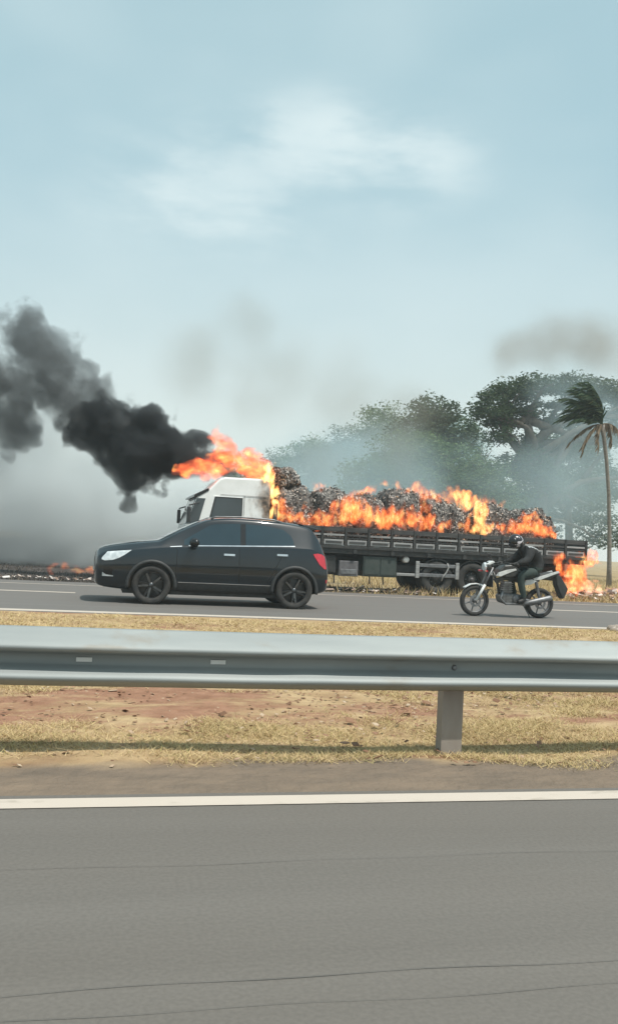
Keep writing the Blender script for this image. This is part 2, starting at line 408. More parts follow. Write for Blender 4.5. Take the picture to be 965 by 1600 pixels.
blades('grass', 'short dry straw coloured grass on the median under the guardrail', M['blade'], x, y, 0.006 + wobv(x, y) - .004, hh, rng.uniform(0.0012, 0.0036, len(x)) * np.where(y > 9, 2.2, 1), 4.0)
# dry and burnt grass beyond the far road
x = rng.uniform(-14, 40, 60000); y = 23.7 + rng.random(60000) ** 1.7 * 26
k = vn(x, y, .5) > .35 - .1 * (x > 12); x = x[k]; y = y[k]
bl = (x + rng.normal(0, 2, len(x)) < 9)
hh = rng.uniform(0.05, 0.28, len(x))
blades('burnt_grass', 'blackened stubble of the burnt field beyond the road', M['burnt_blade'], x[bl], y[bl], np.full(bl.sum(), -0.03), hh[bl] * .4, np.full(bl.sum(), .012), 1.2)
blades('verge_grass', 'tall dry grass on the verge behind the truck', M['blade'], x[~bl], y[~bl], np.full((~bl).sum(), -0.03), hh[~bl] * 1.3, np.full((~bl).sum(), .012), 1.2)

# ---------------------------------------------------------------- guardrail
gr = empty('guardrail', (2.15, 5.06, 0), 'galvanised corrugated steel guardrail running along the median', 'guardrail')
prof = [(y_ * 1.35, 1.22 - (1.22 - z_) * 0.972) for y_, z_ in [(.046,.690),(.030,.683),(-.026,.612),(-.040,.600),(-.045,.588),(-.040,.576),(-.020,.568),(.030,.552),(.040,.540),(.042,.490),(.034,.478),(-.026,.446),(-.040,.436),(-.045,.424),(-.040,.412),(-.026,.402),(.030,.378),(.044,.366)]]
def rail(x0, x1, off=0.0):
    xs = np.linspace(x0, x1, 81); v = []; f = []; n = len(prof)
    for i, x in enumerate(xs):
        dy = 0.004 * math.sin(x * .9)
        for y, z in prof:
            dent = 0.010 * math.exp(-((x + .9) / .16) ** 2 - ((z - .60) / .05) ** 2) + 0.007 * math.exp(-((x + 1.9) / .22) ** 2 - ((z - .45) / .05) ** 2) + 0.002 * math.sin(x * 6.1 + z * 30)
            v.append((x, y + dy - off + dent, z + 0.003 * math.sin(x * 1.3)))
        if i: f += [((i-1)*n+k, (i-1)*n+k+1, i*n+k+1, i*n+k) for k in range(n-1)]
    me = bpy.data.meshes.new('rail'); me.from_pydata(v, [], f); me.polygons.foreach_set('use_smooth', [True]*len(f))
    o = mesh_obj('rail', me, M['galv'], gr); md = o.modifiers.new('s', 'SOLIDIFY'); md.thickness = .004; md.offset = 1
    return o
rail(-6.6, -2.9, 0.005); rail(-3.2, 1.6, 0.0); rail(1.3, 5.6, 0.005); rail(5.3, 9.6, 0.0); rail(-10.8, -6.3, 0.0)
post_me = None
for x in (-8, -4, 0.0, 4, 8):
    mb = MB()
    mb.prism([(-.066, -.25), (.066, -.25), (.066, .68), (-.066, .68)], .055, .062)      # channel web and flanges
    mb.box(-.062, -.054, .062, .155, -.25, .68); mb.box(.054, .062, .062, .155, -.25, .68)
    o = mb.build('post', M['post'], gr); o.location = (x, .012, 0)
    b = MB(); b.lathe([(.0, -.016), (.012, -.014), (.017, -.006), (.018, 0)], 10, (x - .01, .052, .528), False)
    b.build('bolt', M['steel'], gr)
for sx in (-3.05, 1.45):
    for dx in (-.09, .09):
        for z in (.635, .545, .455):
            yy = np.interp(z, [p[1] for p in prof][::-1], [p[0] for p in prof][::-1]) - .012
            b = MB(); b.lathe([(.0, -.012), (.010, -.010), (.014, -.003), (.014, .008)], 10, (sx + dx, yy, z), False); b.build('bolt', M['steel'], gr)
for px in (-1.49, -0.92 - 1.31):
    MB().box(px, px + .085, .040, .047, .522, .545).build('reflector', M['white_paint'], gr)
# stone at the median's edge
bm = bmesh.new(); bmesh.ops.create_icosphere(bm, subdivisions=3, radius=1)
for v in bm.verts:
    q = v.co.copy(); v.co = Vector((q.x * .13, q.y * .09, q.z * .075)) * (1 + .25 * math.sin(q.x * 3.1 + 1) * math.cos(q.y * 4.3 + q.z * 2))
me = bpy.data.meshes.new('stone'); bm.to_mesh(me); bm.free()
o = mesh_obj('stone', me, pm('stone', (0.30, 0.25, 0.21), (0.42, 0.37, 0.32), 12, 0.9, bmp=.5), None, (8.78, 13.95, 0.05))
tag(o, 'pale brown stone lying at the median edge beside the white line', 'stone')

# ---------------------------------------------------------------- car (front towards -x)
def loft_body(stations, nose_caps=True):
    rows = []
    for (x, zb, zm, zs, zt, wb, wm, ws, wt) in stations:
        half = [(0, zb), (wb * .55, zb), (wb * .93, zb + .01), (wb, zb + .07), (wm, zm), ((wm * .55 + ws * .45) + .012, (zm + zs) / 2 + .03), (ws, zs - .02), (ws - .02, zs + .015),
                (wt + .03, zt - .055), (wt - .03, zt - .012), (wt * .55, zt), (0, zt + .008)]
        ring = [(x, -a, z) for a, z in half] + [(x, a, z) for a, z in reversed(half[1:-1])]
        rows.append(ring)
    n = len(rows[0]); v = [p for r_ in rows for p in r_]; f = []
    for i in range(len(rows) - 1):
        for k in range(n):
            k2 = (k + 1) % n; f.append((i*n+k, (i+1)*n+k, (i+1)*n+k2, i*n+k2))
    h = n // 2
    for base, flip in ((0, 0), ((len(rows)-1)*n, 1)):
        for k in range(h):
            a, b, c, d = base + k, base + k + 1, base + (n - k - 1) % n, base + (n - k) % n
            q = [a, b, c, d] if flip else [d, c, b, a]
            q = list(dict.fromkeys(q))
            if len(q) >= 3: f.append(tuple(q))
    return v, f
ST = [(-0.02,.38,.53,.72,.85,.56,.64,.62,.50),
      (0.03,.30,.55,.82,.955,.70,.78,.75,.61),
      (0.16,.26,.58,.89,1.015,.79,.85,.82,.67),
      (0.52,.23,.60,.95,1.08,.81,.88,.845,.71),
      (0.86,.22,.60,1.00,1.130,.82,.89,.855,.74),
      (1.06,.22,.60,1.02,1.150,.82,.89,.855,.74),
      (1.12,.22,.60,1.03,1.165,.82,.89,.855,.735),
      (1.22,.22,.60,1.04,1.225,.82,.89,.855,.72),
      (1.55,.22,.60,1.06,1.40,.82,.89,.855,.675),
      (1.86,.22,.60,1.075,1.555,.82,.89,.855,.645),
      (2.06,.22,.60,1.085,1.612,.82,.89,.855,.64),
      (2.45,.22,.60,1.10,1.642,.82,.89,.855,.64),
      (3.00,.22,.60,1.12,1.63,.82,.89,.855,.63),
      (3.50,.23,.60,1.14,1.605,.82,.89,.85,.615),
      (3.84,.24,.60,1.14,1.56,.82,.885,.835,.60),
      (3.97,.26,.60,1.12,1.50,.82,.88,.82,.60),
      (4.09,.28,.60,1.07,1.30,.81,.865,.79,.64),
      (4.18,.30,.60,1.00,1.09,.79,.845,.77,.67),
      (4.25,.33,.59,.86,.95,.73,.79,.73,.63),
      (4.28,.42,.57,.72,.78,.62,.68,.64,.56)]
v, f = loft_body(ST)
car = empty('car', (-0.03, 17.63, 0.0), 'black compact SUV driving along the road in front of the truck', 'car')
car.scale = (1.032, 1.03, 1.035)
me = bpy.data.meshes.new('body'); me.from_pydata(v, [], f)
bm = bmesh.new(); bm.from_mesh(me); bmesh.ops.recalc_face_normals(bm, faces=bm.faces); bm.to_mesh(me); bm.free()
me.polygons.foreach_set('use_smooth', [True] * len(me.polygons))
nr = len(ST); nk = len(v) // nr
cre = {6: .55, nk - 6: .55, 8: .45, nk - 8: .45, 4: .25, nk - 4: .25}
att = me.attributes.new('crease_edge', 'FLOAT', 'EDGE')
for e in me.edges:
    a_, b_ = e.vertices
    if abs(a_ - b_) == nk and (a_ % nk) in cre: att.data[e.index].value = cre[a_ % nk]
tmp = mesh_obj('tmp', me)
ss = tmp.modifiers.new('s', 'SUBSURF'); ss.levels = 3; ss.render_levels = 3
solid = baked(tmp, 'solid_body')
dgm = solid.data
bvh = BVHTree.FromPolygons([q.co.copy() for q in dgm.vertices], [tuple(p.vertices) for p in dgm.polygons])
cut = []
WX = (0.99, 3.60); WR = 0.345
for wx in WX:
    for s in (-1, 1):
        mb = MB(); mb.lathe([(0.0, s * .60), (.405, s * .60), (.405, s * 1.1), (0.0, s * 1.1)], 48, (wx, 0, WR), False)
        cu_ = mb.build('cutter', None); cut.append(cu_)
        b_ = solid.modifiers.new('b', 'BOOLEAN'); b_.operation = 'DIFFERENCE'; b_.object = cu_; b_.solver = 'EXACT'
body = baked(solid, 'body', M['paint'], car)
for q in cut: bpy.data.objects.remove(q, do_unlink=True)
body.data.polygons.foreach_set('use_smooth', [True] * len(body.data.polygons))
body.data.set_sharp_from_angle(angle=R(40))

def patch(name, pairs, k, side, off, mat, parent, thick=.02, axis='y', sm=True):
    """strip of (low, high) points in xz (or yz) laid on the body surface and given thickness"""
    grid = []
    for (a, b) in pairs:
        col = []
        for j in range(k + 1):
            t = j / k; p = (a[0] + (b[0]-a[0])*t, a[1] + (b[1]-a[1])*t)
            if axis == 'y':
                h = bvh.ray_cast(Vector((p[0], side * 3, p[1])), Vector((0, -side, 0)))[0]
                y = h.y if h else (col[-1][1] - side*off if col else side * .8)
                col.append((p[0], y + side * off, p[1]))
            else:
                h = bvh.ray_cast(Vector((2.1 + side * 4, p[0], p[1])), Vector((-side, 0, 0)))[0]
                x = h.x if h else (col[-1][0] - side*off if col else 2.1 + side * 2.1)
                col.append((x + side * off, p[0], p[1]))
        grid.append(col)
    n = len(grid); m_ = k + 1; v = [p for c in grid for p in c]
    d = (0, -side * thick, 0) if axis == 'y' else (-side * thick, 0, 0)
    v += [tuple(p[i] + d[i] for i in range(3)) for p in v]; N = n * m_
    f = []
    for i in range(n - 1):
        for j in range(k):
            a = i*m_+j; f.append((a, a+1, a+m_+1, a+m_)); f.append((N+a, N+a+m_, N+a+m_+1, N+a+1))
    for i in range(n - 1):
        for j in (0, k): a = i*m_+j; f.append((a, a+m_, N+a+m_, N+a))
    for j in range(k):
        for i in (0, n - 1): a = i*m_+j; f.append((a, a+1, N+a+1, N+a))
    return MB().add(v, f).build(name, mat, parent, smooth=False)
def lerp_pairs(lo, hi, xs):
    return [((x, float(np.interp(x, [p[0] for p in lo], [p[1] for p in lo]))), (x, float(np.interp(x, [p[0] for p in hi], [p[1] for p in hi])))) for x in xs]
for s in (-1, 1):
    lo = [(1.55, 1.085), (3.55, 1.165)]
    fwin = lerp_pairs(lo, [(1.47, 1.13), (1.96, 1.44), (2.06, 1.485), (2.56, 1.52)], np.linspace(1.54, 2.56, 14))
    patch('front_window', fwin, 6, s, .004, M['glass'], car)
    rwin = lerp_pairs(lo, [(2.66, 1.52), (3.02, 1.505), (3.36, 1.46), (3.50, 1.36), (3.57, 1.22)], np.linspace(2.66, 3.56, 16))
    patch('rear_window', rwin, 6, s, .004, M['glass'], car)
    patch('door_pillar', lerp_pairs(lo, [(2.5, 1.52), (2.7, 1.52)], np.linspace(2.565, 2.655, 3)), 6, s, .003, M['gloss_black'], car)
    # chrome along the foot of the windows, sill trim
    patch('window_trim', lerp_pairs([(1.60, 1.064), (3.60, 1.148)], [(1.60, 1.084), (3.60, 1.166)], np.linspace(1.62, 3.58, 24)), 1, s, .010, M['chrome'], car)
    patch('fender_trim', lerp_pairs([(1.28, 1.035), (1.52, 1.05)], [(1.28, 1.047), (1.52, 1.072)], np.linspace(1.29, 1.50, 6)), 1, s, .010, M['chrome'], car)
    patch('sill_trim', lerp_pairs([(1.46, .405), (3.16, .405)], [(1.46, .42), (3.16, .42)], np.linspace(1.46, 3.16, 16)), 1, s, .012, M['chrome'], car)
    patch('sill', lerp_pairs([(1.42, .245), (3.20, .245)], [(1.42, .40), (3.20, .40)], np.linspace(1.42, 3.20, 16)), 4, s, .012, M['plastic'], car)
    # door outlines as dark shut lines
    for xs_, z0, z1 in (([1.42, 1.42], .42, 1.05), ([2.56, 2.54], .42, 1.10), ([3.42, 3.10], 1.14, .46)):
        patch('door_seam', [((xs_[0] - .006, z0), (xs_[1] - .006, z1)), ((xs_[0] + .006, z0), (xs_[1] + .006, z1))], 8, s, .003, M['gloss_black'], car, .01)
    patch('door_crease', lerp_pairs([(1.5, .72), (3.1, .74)], [(1.5, .735), (3.1, .755)], np.linspace(1.5, 3.1, 12)), 1, s, .007, M['paint'], car)
    for hx, hz in ((2.36, .945), (3.34, .985)):
        h = patch('door_handle', [((hx + t * .1, hz - .018), (hx + t * .1, hz + .018)) for t in (-1, -.5, 0, .5, 1)], 1, s, .028, M['chrome'], car, .02)
    # lamps
    patch('headlight', [((.105, .765), (.115, .80)), ((.16, .745), (.20, .905)), ((.30, .762), (.38, .925)), ((.40, .80), (.56, .945)), ((.50, .86), (.62, .952))], 5, s, .012, M['lamp'], car)
    patch('fog_lamp', [((.13, .47), (.13, .54)), ((.20, .47), (.19, .50)), ((.32, .47), (.32, .485))], 1, s, .012, M['lamp'], car)
    patch('fog_bezel', [((.15, .50), (.15, .60)), ((.30, .50), (.30, .60))], 3, s, .006, M['gloss_black'], car)
    patch('tail_light', [((3.96, .98), (3.93, 1.03)), ((4.06, .84), (4.02, 1.045)), ((4.16, .76), (4.11, 1.03)), ((4.205, .76), (4.165, .99))], 5, s, .014, M['tail'], car)
    patch('reflector', [((4.20, .50), (4.20, .56)), ((4.235, .50), (4.235, .56))], 1, s, .01, M['tail'], car)
    # wheel arch mouldings
    for wx in WX:
        mb = MB(); n = 26; ring = []
        for k in range(n + 1):
            an = R(-8) + R(196) * k / n; c_, s_ = math.cos(an), math.sin(an)
            for rr, yy in ((.395, .80), (.395, .897), (.425, .905), (.452, .888), (.452, .80)):
                zz = WR + rr * s_
                ring.append((wx + rr * c_, s * yy * (1 - .10 * max(0, (abs(wx + rr * c_ - 2.1) - 1.5)) ** 1.5), zz))
        q = 5
        mb.add(ring, [(k*q+i, k*q+(i+1) % q, (k+1)*q+(i+1) % q, (k+1)*q+i) for k in range(n) for i in range(q)] + [tuple(range(q)), tuple(n*q+i for i in reversed(range(q)))])
        mb.build('arch_moulding', M['plastic'], car, smooth=True)
    # mirror
    bm = bmesh.new(); bmesh.ops.create_icosphere(bm, subdivisions=3, radius=1)
    for q in bm.verts:
        q.co = Vector((q.co.x * .085, q.co.y * .13, q.co.z * .085)); q.co.x += .03 * (abs(q.co.y) / .13)
    me = bpy.data.meshes.new('mirror'); bm.to_mesh(me); bm.free(); me.polygons.foreach_set('use_smooth', [True]*len(me.polygons))
    mir = mesh_obj('mirror', me, M['gloss_black'], car, (1.70, s * 1.00, 1.135))
    MB().tube([(0, -s*.05, -.05), (.03, -s * .16, -.07)], .025, 8).build('mirror_arm', M['plastic'], mir)
    MB().tube([(2.02, s * .59, 1.585), (2.10, s * .60, 1.625), (2.6, s * .60, 1.648), (3.2, s * .585, 1.628), (3.46, s * .57, 1.565)], .017, 8).build('roof_rail', M['steel'], car, smooth=True)
# glass in front and behind
patch('windscreen', [((y, 1.215), (y * .88, 1.575)) for y in np.linspace(-.70, .70, 13)], 8, -1, .004, M['glass'], car, axis='x')
patch('rear_screen', [((y, 1.14), (y * .88, 1.42)) for y in np.linspace(-.60, .60, 11)], 6, 1, .004, M['glass'], car, axis='x')
patch('grille', [((y, .62), (y, .80)) for y in np.linspace(-.40, .40, 11)], 4, -1, .004, M['plastic'], car, axis='x')
patch('grille_bar', [((y, .715), (y, .74)) for y in np.linspace(-.40, .40, 11)], 1, -1, .012, M['chrome'], car, axis='x')
patch('air_intake', [((y, .40), (y, .53)) for y in np.linspace(-.38, .38, 11)], 3, -1, .004, M['plastic'], car, axis='x')
patch('number_plate', [((y, .55), (y, .64)) for y in np.linspace(-.2, .2, 5)], 2, -1, .02, M['white_paint'], car, axis='x')
patch('number_plate', [((y, .84), (y, .95)) for y in np.linspace(-.2, .2, 5)], 2, 1, .01, M['white_paint'], car, axis='x')
MB().prism([(3.70, 1.585), (4.05, 1.515), (4.06, 1.485), (3.88, 1.49)], -.55, .55).build('spoiler', M['paint'], car, bevel=.01)
MB().tube([(3.35, .1, 1.58), (3.50, .1, 1.70)], [.006, .003], 6).build('antenna', M['plastic'], car)
MB().box(.5, 3.8, -.72, .72, .18, .27).build('underbody', M['chassis'], car)
MB().tube([(3.9, .35, .28), (4.22, .35, .27)], .03, 10).build('exhaust_pipe', M['steel'], car)
TY = [(.225, -.09), (.30, -.105), (.335, -.095), (.345, -.07), (.345, .07), (.335, .095), (.30, .105), (.225, .09)]
def car_wheel(wx, s):
    w = empty('wheel', (wx, s * .775, WR), parent=car); w.rotation_euler = (0, R(17) * (1 if wx > 2 else 2.3), 0)
    MB().lathe(TY, 40).build('tyre', M['rubber'], w, smooth=True)
    mb = MB(); mb.lathe([(.222, s * .085), (.228, s * .095), (.235, s * .088), (.235, -s * .08), (.222, -s * .08)], 36)
    mb.lathe([(0, s * .02), (.222, s * .0), (.222, -s * .02), (0, -s * .02)], 36, closed=False)
    mb.build('rim', M['alloy_dark'], w, smooth=False)
    for k in range(5):
        a0 = 2 * math.pi * k / 5
        for d in (-.16, .16):
            mb = MB(); vs = []
            for rr, hw in ((.045, .022), (.225, .015)):
                a = a0 + d * (.4 + .6 * rr / .225); c_, s_ = math.cos(a), math.sin(a)
                for t in (-hw, hw):
                    for yy in (.03, .085 if rr > .1 else .075):
                        vs.append((rr * c_ - t * s_, s * yy, rr * s_ + t * c_))
            mb.add(vs, [(0,1,3,2), (4,6,7,5), (0,4,5,1), (2,3,7,6), (0,2,6,4), (1,5,7,3)])
            mb.build('spoke', M['alloy_dark'] if d < 0 else M['alloy'], w)
    MB().lathe([(0, s * .09), (.03, s * .088), (.045, s * .075), (.045, s * .03), (0, s * .03)], 18, closed=False).build('hub_cap', M['alloy'], w, smooth=True)
for wx in WX:
    for s in (-1, 1): car_wheel(wx, s)

# ---------------------------------------------------------------- truck (front towards -x; near side at local y = 0)
truck = empty('truck', (2.22, 24.35, 0), 'white cab flatbed truck parked on the verge, its load on fire', 'truck')
CABP = [(.20,.62),(.06,.75),(.02,1.25),(.06,1.62),(.33,2.42),(.42,2.50),(.62,2.60),(.92,2.93),(1.05,2.985),(2.02,3.0),(2.24,2.97),(2.34,2.86),(2.36,.85),(1.98,.85),(1.92,1.08),(1.62,1.24),(1.25,1.24),(.96,1.08),(.88,.62)]
m, nt, bs, out = mat_new('scorched_white_paint')
tcn = nt.nodes.new('ShaderNodeTexCoord'); sx = nt.nodes.new('ShaderNodeSeparateXYZ'); L(nt, tcn.outputs['Object'], sx.inputs[0])
sn = noise(nt, 2.6, 6, (1, 1, .6))
scor = smooth(nt, mth(nt, 'ADD', mth(nt, 'MULTIPLY', sx.outputs[0], .62), sn), 1.62, 1.98)
L(nt, mix(nt, scor, ramp(nt, noise(nt, 2.5, 4), [(.35, (.86, .86, .84)), (.65, (.78, .78, .75))]), ramp(nt, noise(nt, 8, 5), [(.35, (.06, .045, .035)), (.65, (.34, .24, .17))])), bs.inputs['Base Color'])
bs.inputs['Roughness'].default_value = .45
cab = MB().prism(CABP, .02, 2.48).build('cab', m, truck, bevel=.05, seg=3)
def plate(name, poly, y0, y1, mat, parent=truck, bevel=.008): return MB().prism(poly, y0, y1).build(name, mat, parent, bevel=bevel)
for y0, y1 in ((.004, .03), (2.47, 2.496)):
    door = plate('door', [(.62,.95),(1.58,1.30),(1.60,1.72),(1.58,2.46),(.76,2.46),(.60,1.85),(.56,1.3)], y0, y1, M['white_paint'], truck)
    yo = -.010 if y0 < 1 else y1
    plate('window', [(.70,1.76),(1.53,1.76),(1.53,2.40),(.84,2.40)], yo, yo + .014, M['cab_glass'], door, 0)
    MB().box(1.40, 1.54, yo - .02, yo + .02, 1.52, 1.56).build('handle', M['plastic'], door, bevel=.006)
    plate('window_seal', [(.65,1.72),(.70,1.76),(.84,2.40),(1.53,2.40),(1.53,1.76),(.70,1.76),(.65,1.72),(1.57,1.72),(1.57,2.44),(.80,2.44)], yo + .003, yo + .012, M['plastic'], door, 0)
    MB().box(1.61, 1.618, yo + .014, yo + .022, 1.0, 2.5).build('panel_seam', M['grey_box'], cab)
    MB().box(.95, 2.30, yo + .014, yo + .022, 2.50, 2.508).build('panel_seam', M['grey_box'], cab)
# windscreen and sun visor
wsn = MB(); wsn.add([(.075,.14,1.66),(.075,2.36,1.66),(.325,2.30,2.39),(.325,.20,2.39),(.055,.14,1.665),(.055,2.36,1.665),(.305,2.30,2.395),(.305,.20,2.395)],
        [(0,1,2,3),(4,7,6,5),(0,4,5,1),(1,5,6,2),(2,6,7,3),(3,7,4,0)])
wsn.build('windscreen', M['cab_glass'], truck)
MB().prism([(.05,1.66),(.38,1.66),(.55,2.37),(.32,2.37)], .010, .018).build('quarter_glass', M['cab_glass'], truck)
plate('sun_visor', [(.23,2.40),(.25,2.46),(.44,2.57),(.62,2.66),(.64,2.60),(.38,2.43)], .0, 2.5, M['gloss_black'], truck, .01)
for y in (-.28, 2.78):
    o = MB().box(.04, .14, y - .07, y + .07, 1.70, 2.12).build('mirror', M['plastic'], truck, bevel=.03)
    MB().tube([(0, 0, .0), (.30, .30 if y < 0 else -.30, .1)], .02, 8).build('mirror_arm', M['plastic'], o, loc=(.09, y, 2.15))
plate('bumper', [(-.02,.42),(.0,.80),(.16,.80),(.80,.66),(.80,.46),(.2,.38)], .0, 2.5, M['grey_box'], truck, .03)
for y in (.25, 2.0): MB().box(-.04, .06, y, y + .32, .86, 1.06).build('headlight', M['lamp'], truck, bevel=.02)
MB().box(-.01, .10, .7, 1.8, .9, 1.5).build('grille', M['plastic'], truck, bevel=.02)
for y in (.05, 2.2): MB().box(.9, 1.3, y, y + .25, .40, .62).build('step', M['chassis'], truck, bevel=.02)
# chassis
for y in (.72, 1.62): MB().box(.3, 11.7, y, y + .14, .78, 1.06).build('chassis_rail', M['chassis'], truck)
for x in np.arange(2.6, 11.6, 1.1): MB().box(x, x + .1, .0, 2.5, 1.06, 1.19).build('cross_member', M['chassis'], truck)
bed = MB().box(2.46, 12.08, .03, 2.47, 1.19, 1.27).build('bed_floor', M['board_dark'], truck)
MB().box(2.46, 2.56, .03, 2.47, 1.27, 2.35).build('headboard', M['board_dark'], truck)
MB().box(12.02, 12.08, .05, 2.45, 1.27, 1.80).build('tailboard', M['board_dark'], truck)
MB().box(2.5, 12.0, .035, .065, 1.06, 1.19).build('side_skirt_beam', M['chassis'], truck)
rnd = random.Random(4)
posts = list(np.linspace(2.50, 12.04, 15))
for s, yy in (('near', 0.0), ('far', 2.46)):
    for i, x in enumerate(posts):
        dx = rnd.uniform(-.03, .03)
        MB().box(x - .032, x + .032, yy - .02, yy + .05, 1.20, 1.80).build('stake', M['chassis'], truck, bevel=.006)
        if i == len(posts) - 1: break
        a, b = x + .036, posts[i + 1] - .036
        t = .012 if rnd.random() < .5 else -.004
        MB().box(a, b, yy, yy + .035, 1.665 + t * .3, 1.795 + t * .4).build('top_board', M['board_dark'], truck, bevel=.006)
        MB().box(a, b, yy + .005, yy + .035, 1.545, 1.60).build('middle_board', M['board_grey'] if i % 3 else M['board_dark'], truck, bevel=.005)
        MB().box(a, b, yy + .004, yy + .03, 1.475, 1.505).build('middle_rail', M['chassis'], truck)
        MB().box(a + .02, b - .02, yy + .006, yy + .03, 1.30, 1.445).build('lower_board', M['board_grey'], truck, bevel=.006)
        MB().box(a + .07, b - .07, yy - .006, yy + .008, 1.345, 1.40).build('board_recess', M['board_dark'], truck)
    MB().box(2.46, 12.08, yy - .01, yy + .04, 1.195, 1.285).build('bed_edge', M['chassis'], truck, bevel=.008)
# gear hung under the bed on the near side
MB().box(4.42, 4.98, .10, .65, .42, .86).build('battery_box', M['grey_box'], truck, bevel=.02)
MB().box(4.46, 4.94, .085, .10, .48, .62).build('battery_cover', M['steel'], truck, bevel=.01)
MB().box(5.12, 6.12, .10, .68, .44, 1.02).build('tool_box', M['green_box'], truck, bevel=.025)
MB().box(5.16, 5.60, .085, .10, .50, .96).build('tool_box_door', M['green_box'], truck, bevel=.008)
MB().box(5.64, 6.08, .085, .10, .50, .96).build('tool_box_door', M['green_box'], truck, bevel=.008)
MB().lathe([(0, -.02), (.06, -.02), (.088, 0), (.092, .06), (.092, .5), (0, .5)], 20, (6.42, .14, .97), False).build('air_tank', M['white_paint'], truck, smooth=True)
MB().box(6.12, 6.72, .06, .12, .50, .58).build('side_guard_rail', M['board_grey'], truck, bevel=.01)
for z in (.50, .78): MB().box(6.70, 7.92, .05, .10, z, z + .10).build('side_guard_rail', M['steel'], truck, bevel=.01)
for x in (6.68, 7.90): MB().box(x, x + .11, .03, .09, .46, .94).build('side_guard_post', M['board_grey'], truck, bevel=.01)
MB().tube([(7.62, .0, .92), (7.66, -.01, .80), (7.60, -.02, .66), (7.50, -.02, .54), (7.46, .0, .40)], .022, 8).build('air_hose', M['board_grey'], truck, smooth=True)
for x in (5.35, 5.75, 4.3, 7.15): MB().tube([(x, .2, .48), (x + .02, .2, .22)], .02, 6).build('hanging_strut', M['chassis'], truck)
MB().box(2.7, 11.4, .30, 2.2, .60, .80).build('underframe', M['chassis'], truck)
MB().box(2.7, 4.35, .12, .7, .45, 1.0).build('fuel_tank', M['chassis'], truck, bevel=.08)
TT = [(.27, -.12), (.38, -.145), (.455, -.14), (.48, -.11), (.48, .11), (.455, .14), (.38, .145), (.27, .12)]
tw = []
def truck_wheel(x, y, s):
    w = empty('wheel', (x, y, .48), parent=truck)
    MB().lathe(TT, 36).build('tyre', M['rubber'], w, smooth=True)
    mb = MB().lathe([(.27, s * .12), (.275, -s * .1), (.20, -s * .02), (.12, s * .03), (.10, s * .07), (0, s * .08), (0, -s * .04), (.25, -s * .12)], 28)
    rim = mb.build('rim', M['chassis'], w, smooth=False)
    for k in range(8):
        a = 2 * math.pi * k / 8
        MB().lathe([(0, s * .03), (.014, s * .025), (.014, -s * .02)], 6, (.165 * math.cos(a), 0, .165 * math.sin(a)), False).build('wheel_nut', M['steel'], w)
    MB().lathe([(0, s * .11), (.05, s * .10), (.06, s * .07), (.06, s * .02)], 14, closed=False).build('hub', M['grey_box'], w, smooth=True)
for x in (1.42, 7.36, 8.46):
    truck_wheel(x, .22, -1); truck_wheel(x, 2.28, 1)
    MB().tube([(x, .2, .48), (x, 2.3, .48)], .08, 10).build('axle', M['chassis'], truck)
for x in (7.36, 8.46):
    truck_wheel(x, .53, -1); truck_wheel(x, 1.97, 1)
# mudguards over the rear axles, tail frame
for x in (7.36, 8.46):
    for y in (.08, 1.86):
        mb = MB(); pts = []
        for k in range(13):
            a = R(20) + R(140) * k / 12; pts.append((x + .56 * math.cos(a), .48 + .56 * math.sin(a)))
        pts += [(x + .53 * math.cos(R(20) + R(140) * k / 12), .48 + .53 * math.sin(R(20) + R(140) * k / 12)) for k in reversed(range(13))]
        MB().prism(pts, y, y + .56).build('mudguard', M['chassis'], truck)
for y in (.12, 1.78): MB().box(9.10, 9.13, y, y + .56, .28, 1.05).build('mud_flap', M['plastic'], truck)
MB().box(11.55, 11.67, .1, 2.4, .52, .66).build('rear_bumper', M['grey_box'], truck, bevel=.02)
for y in (.5, 1.9): MB().box(11.5, 11.62, y, y + .1, .6, 1.1).build('bumper_bracket', M['chassis'], truck)
for y in (.2, 2.05): MB().box(11.66, 11.74, y, y + .26, .78, .94).build('tail_light', M['tail'], truck, bevel=.02)
for x in (9.6, 10.4, 11.1): MB().box(x, x + .12, .06, 2.44, .95, 1.19).build('rear_outrigger', M['chassis'], truck)
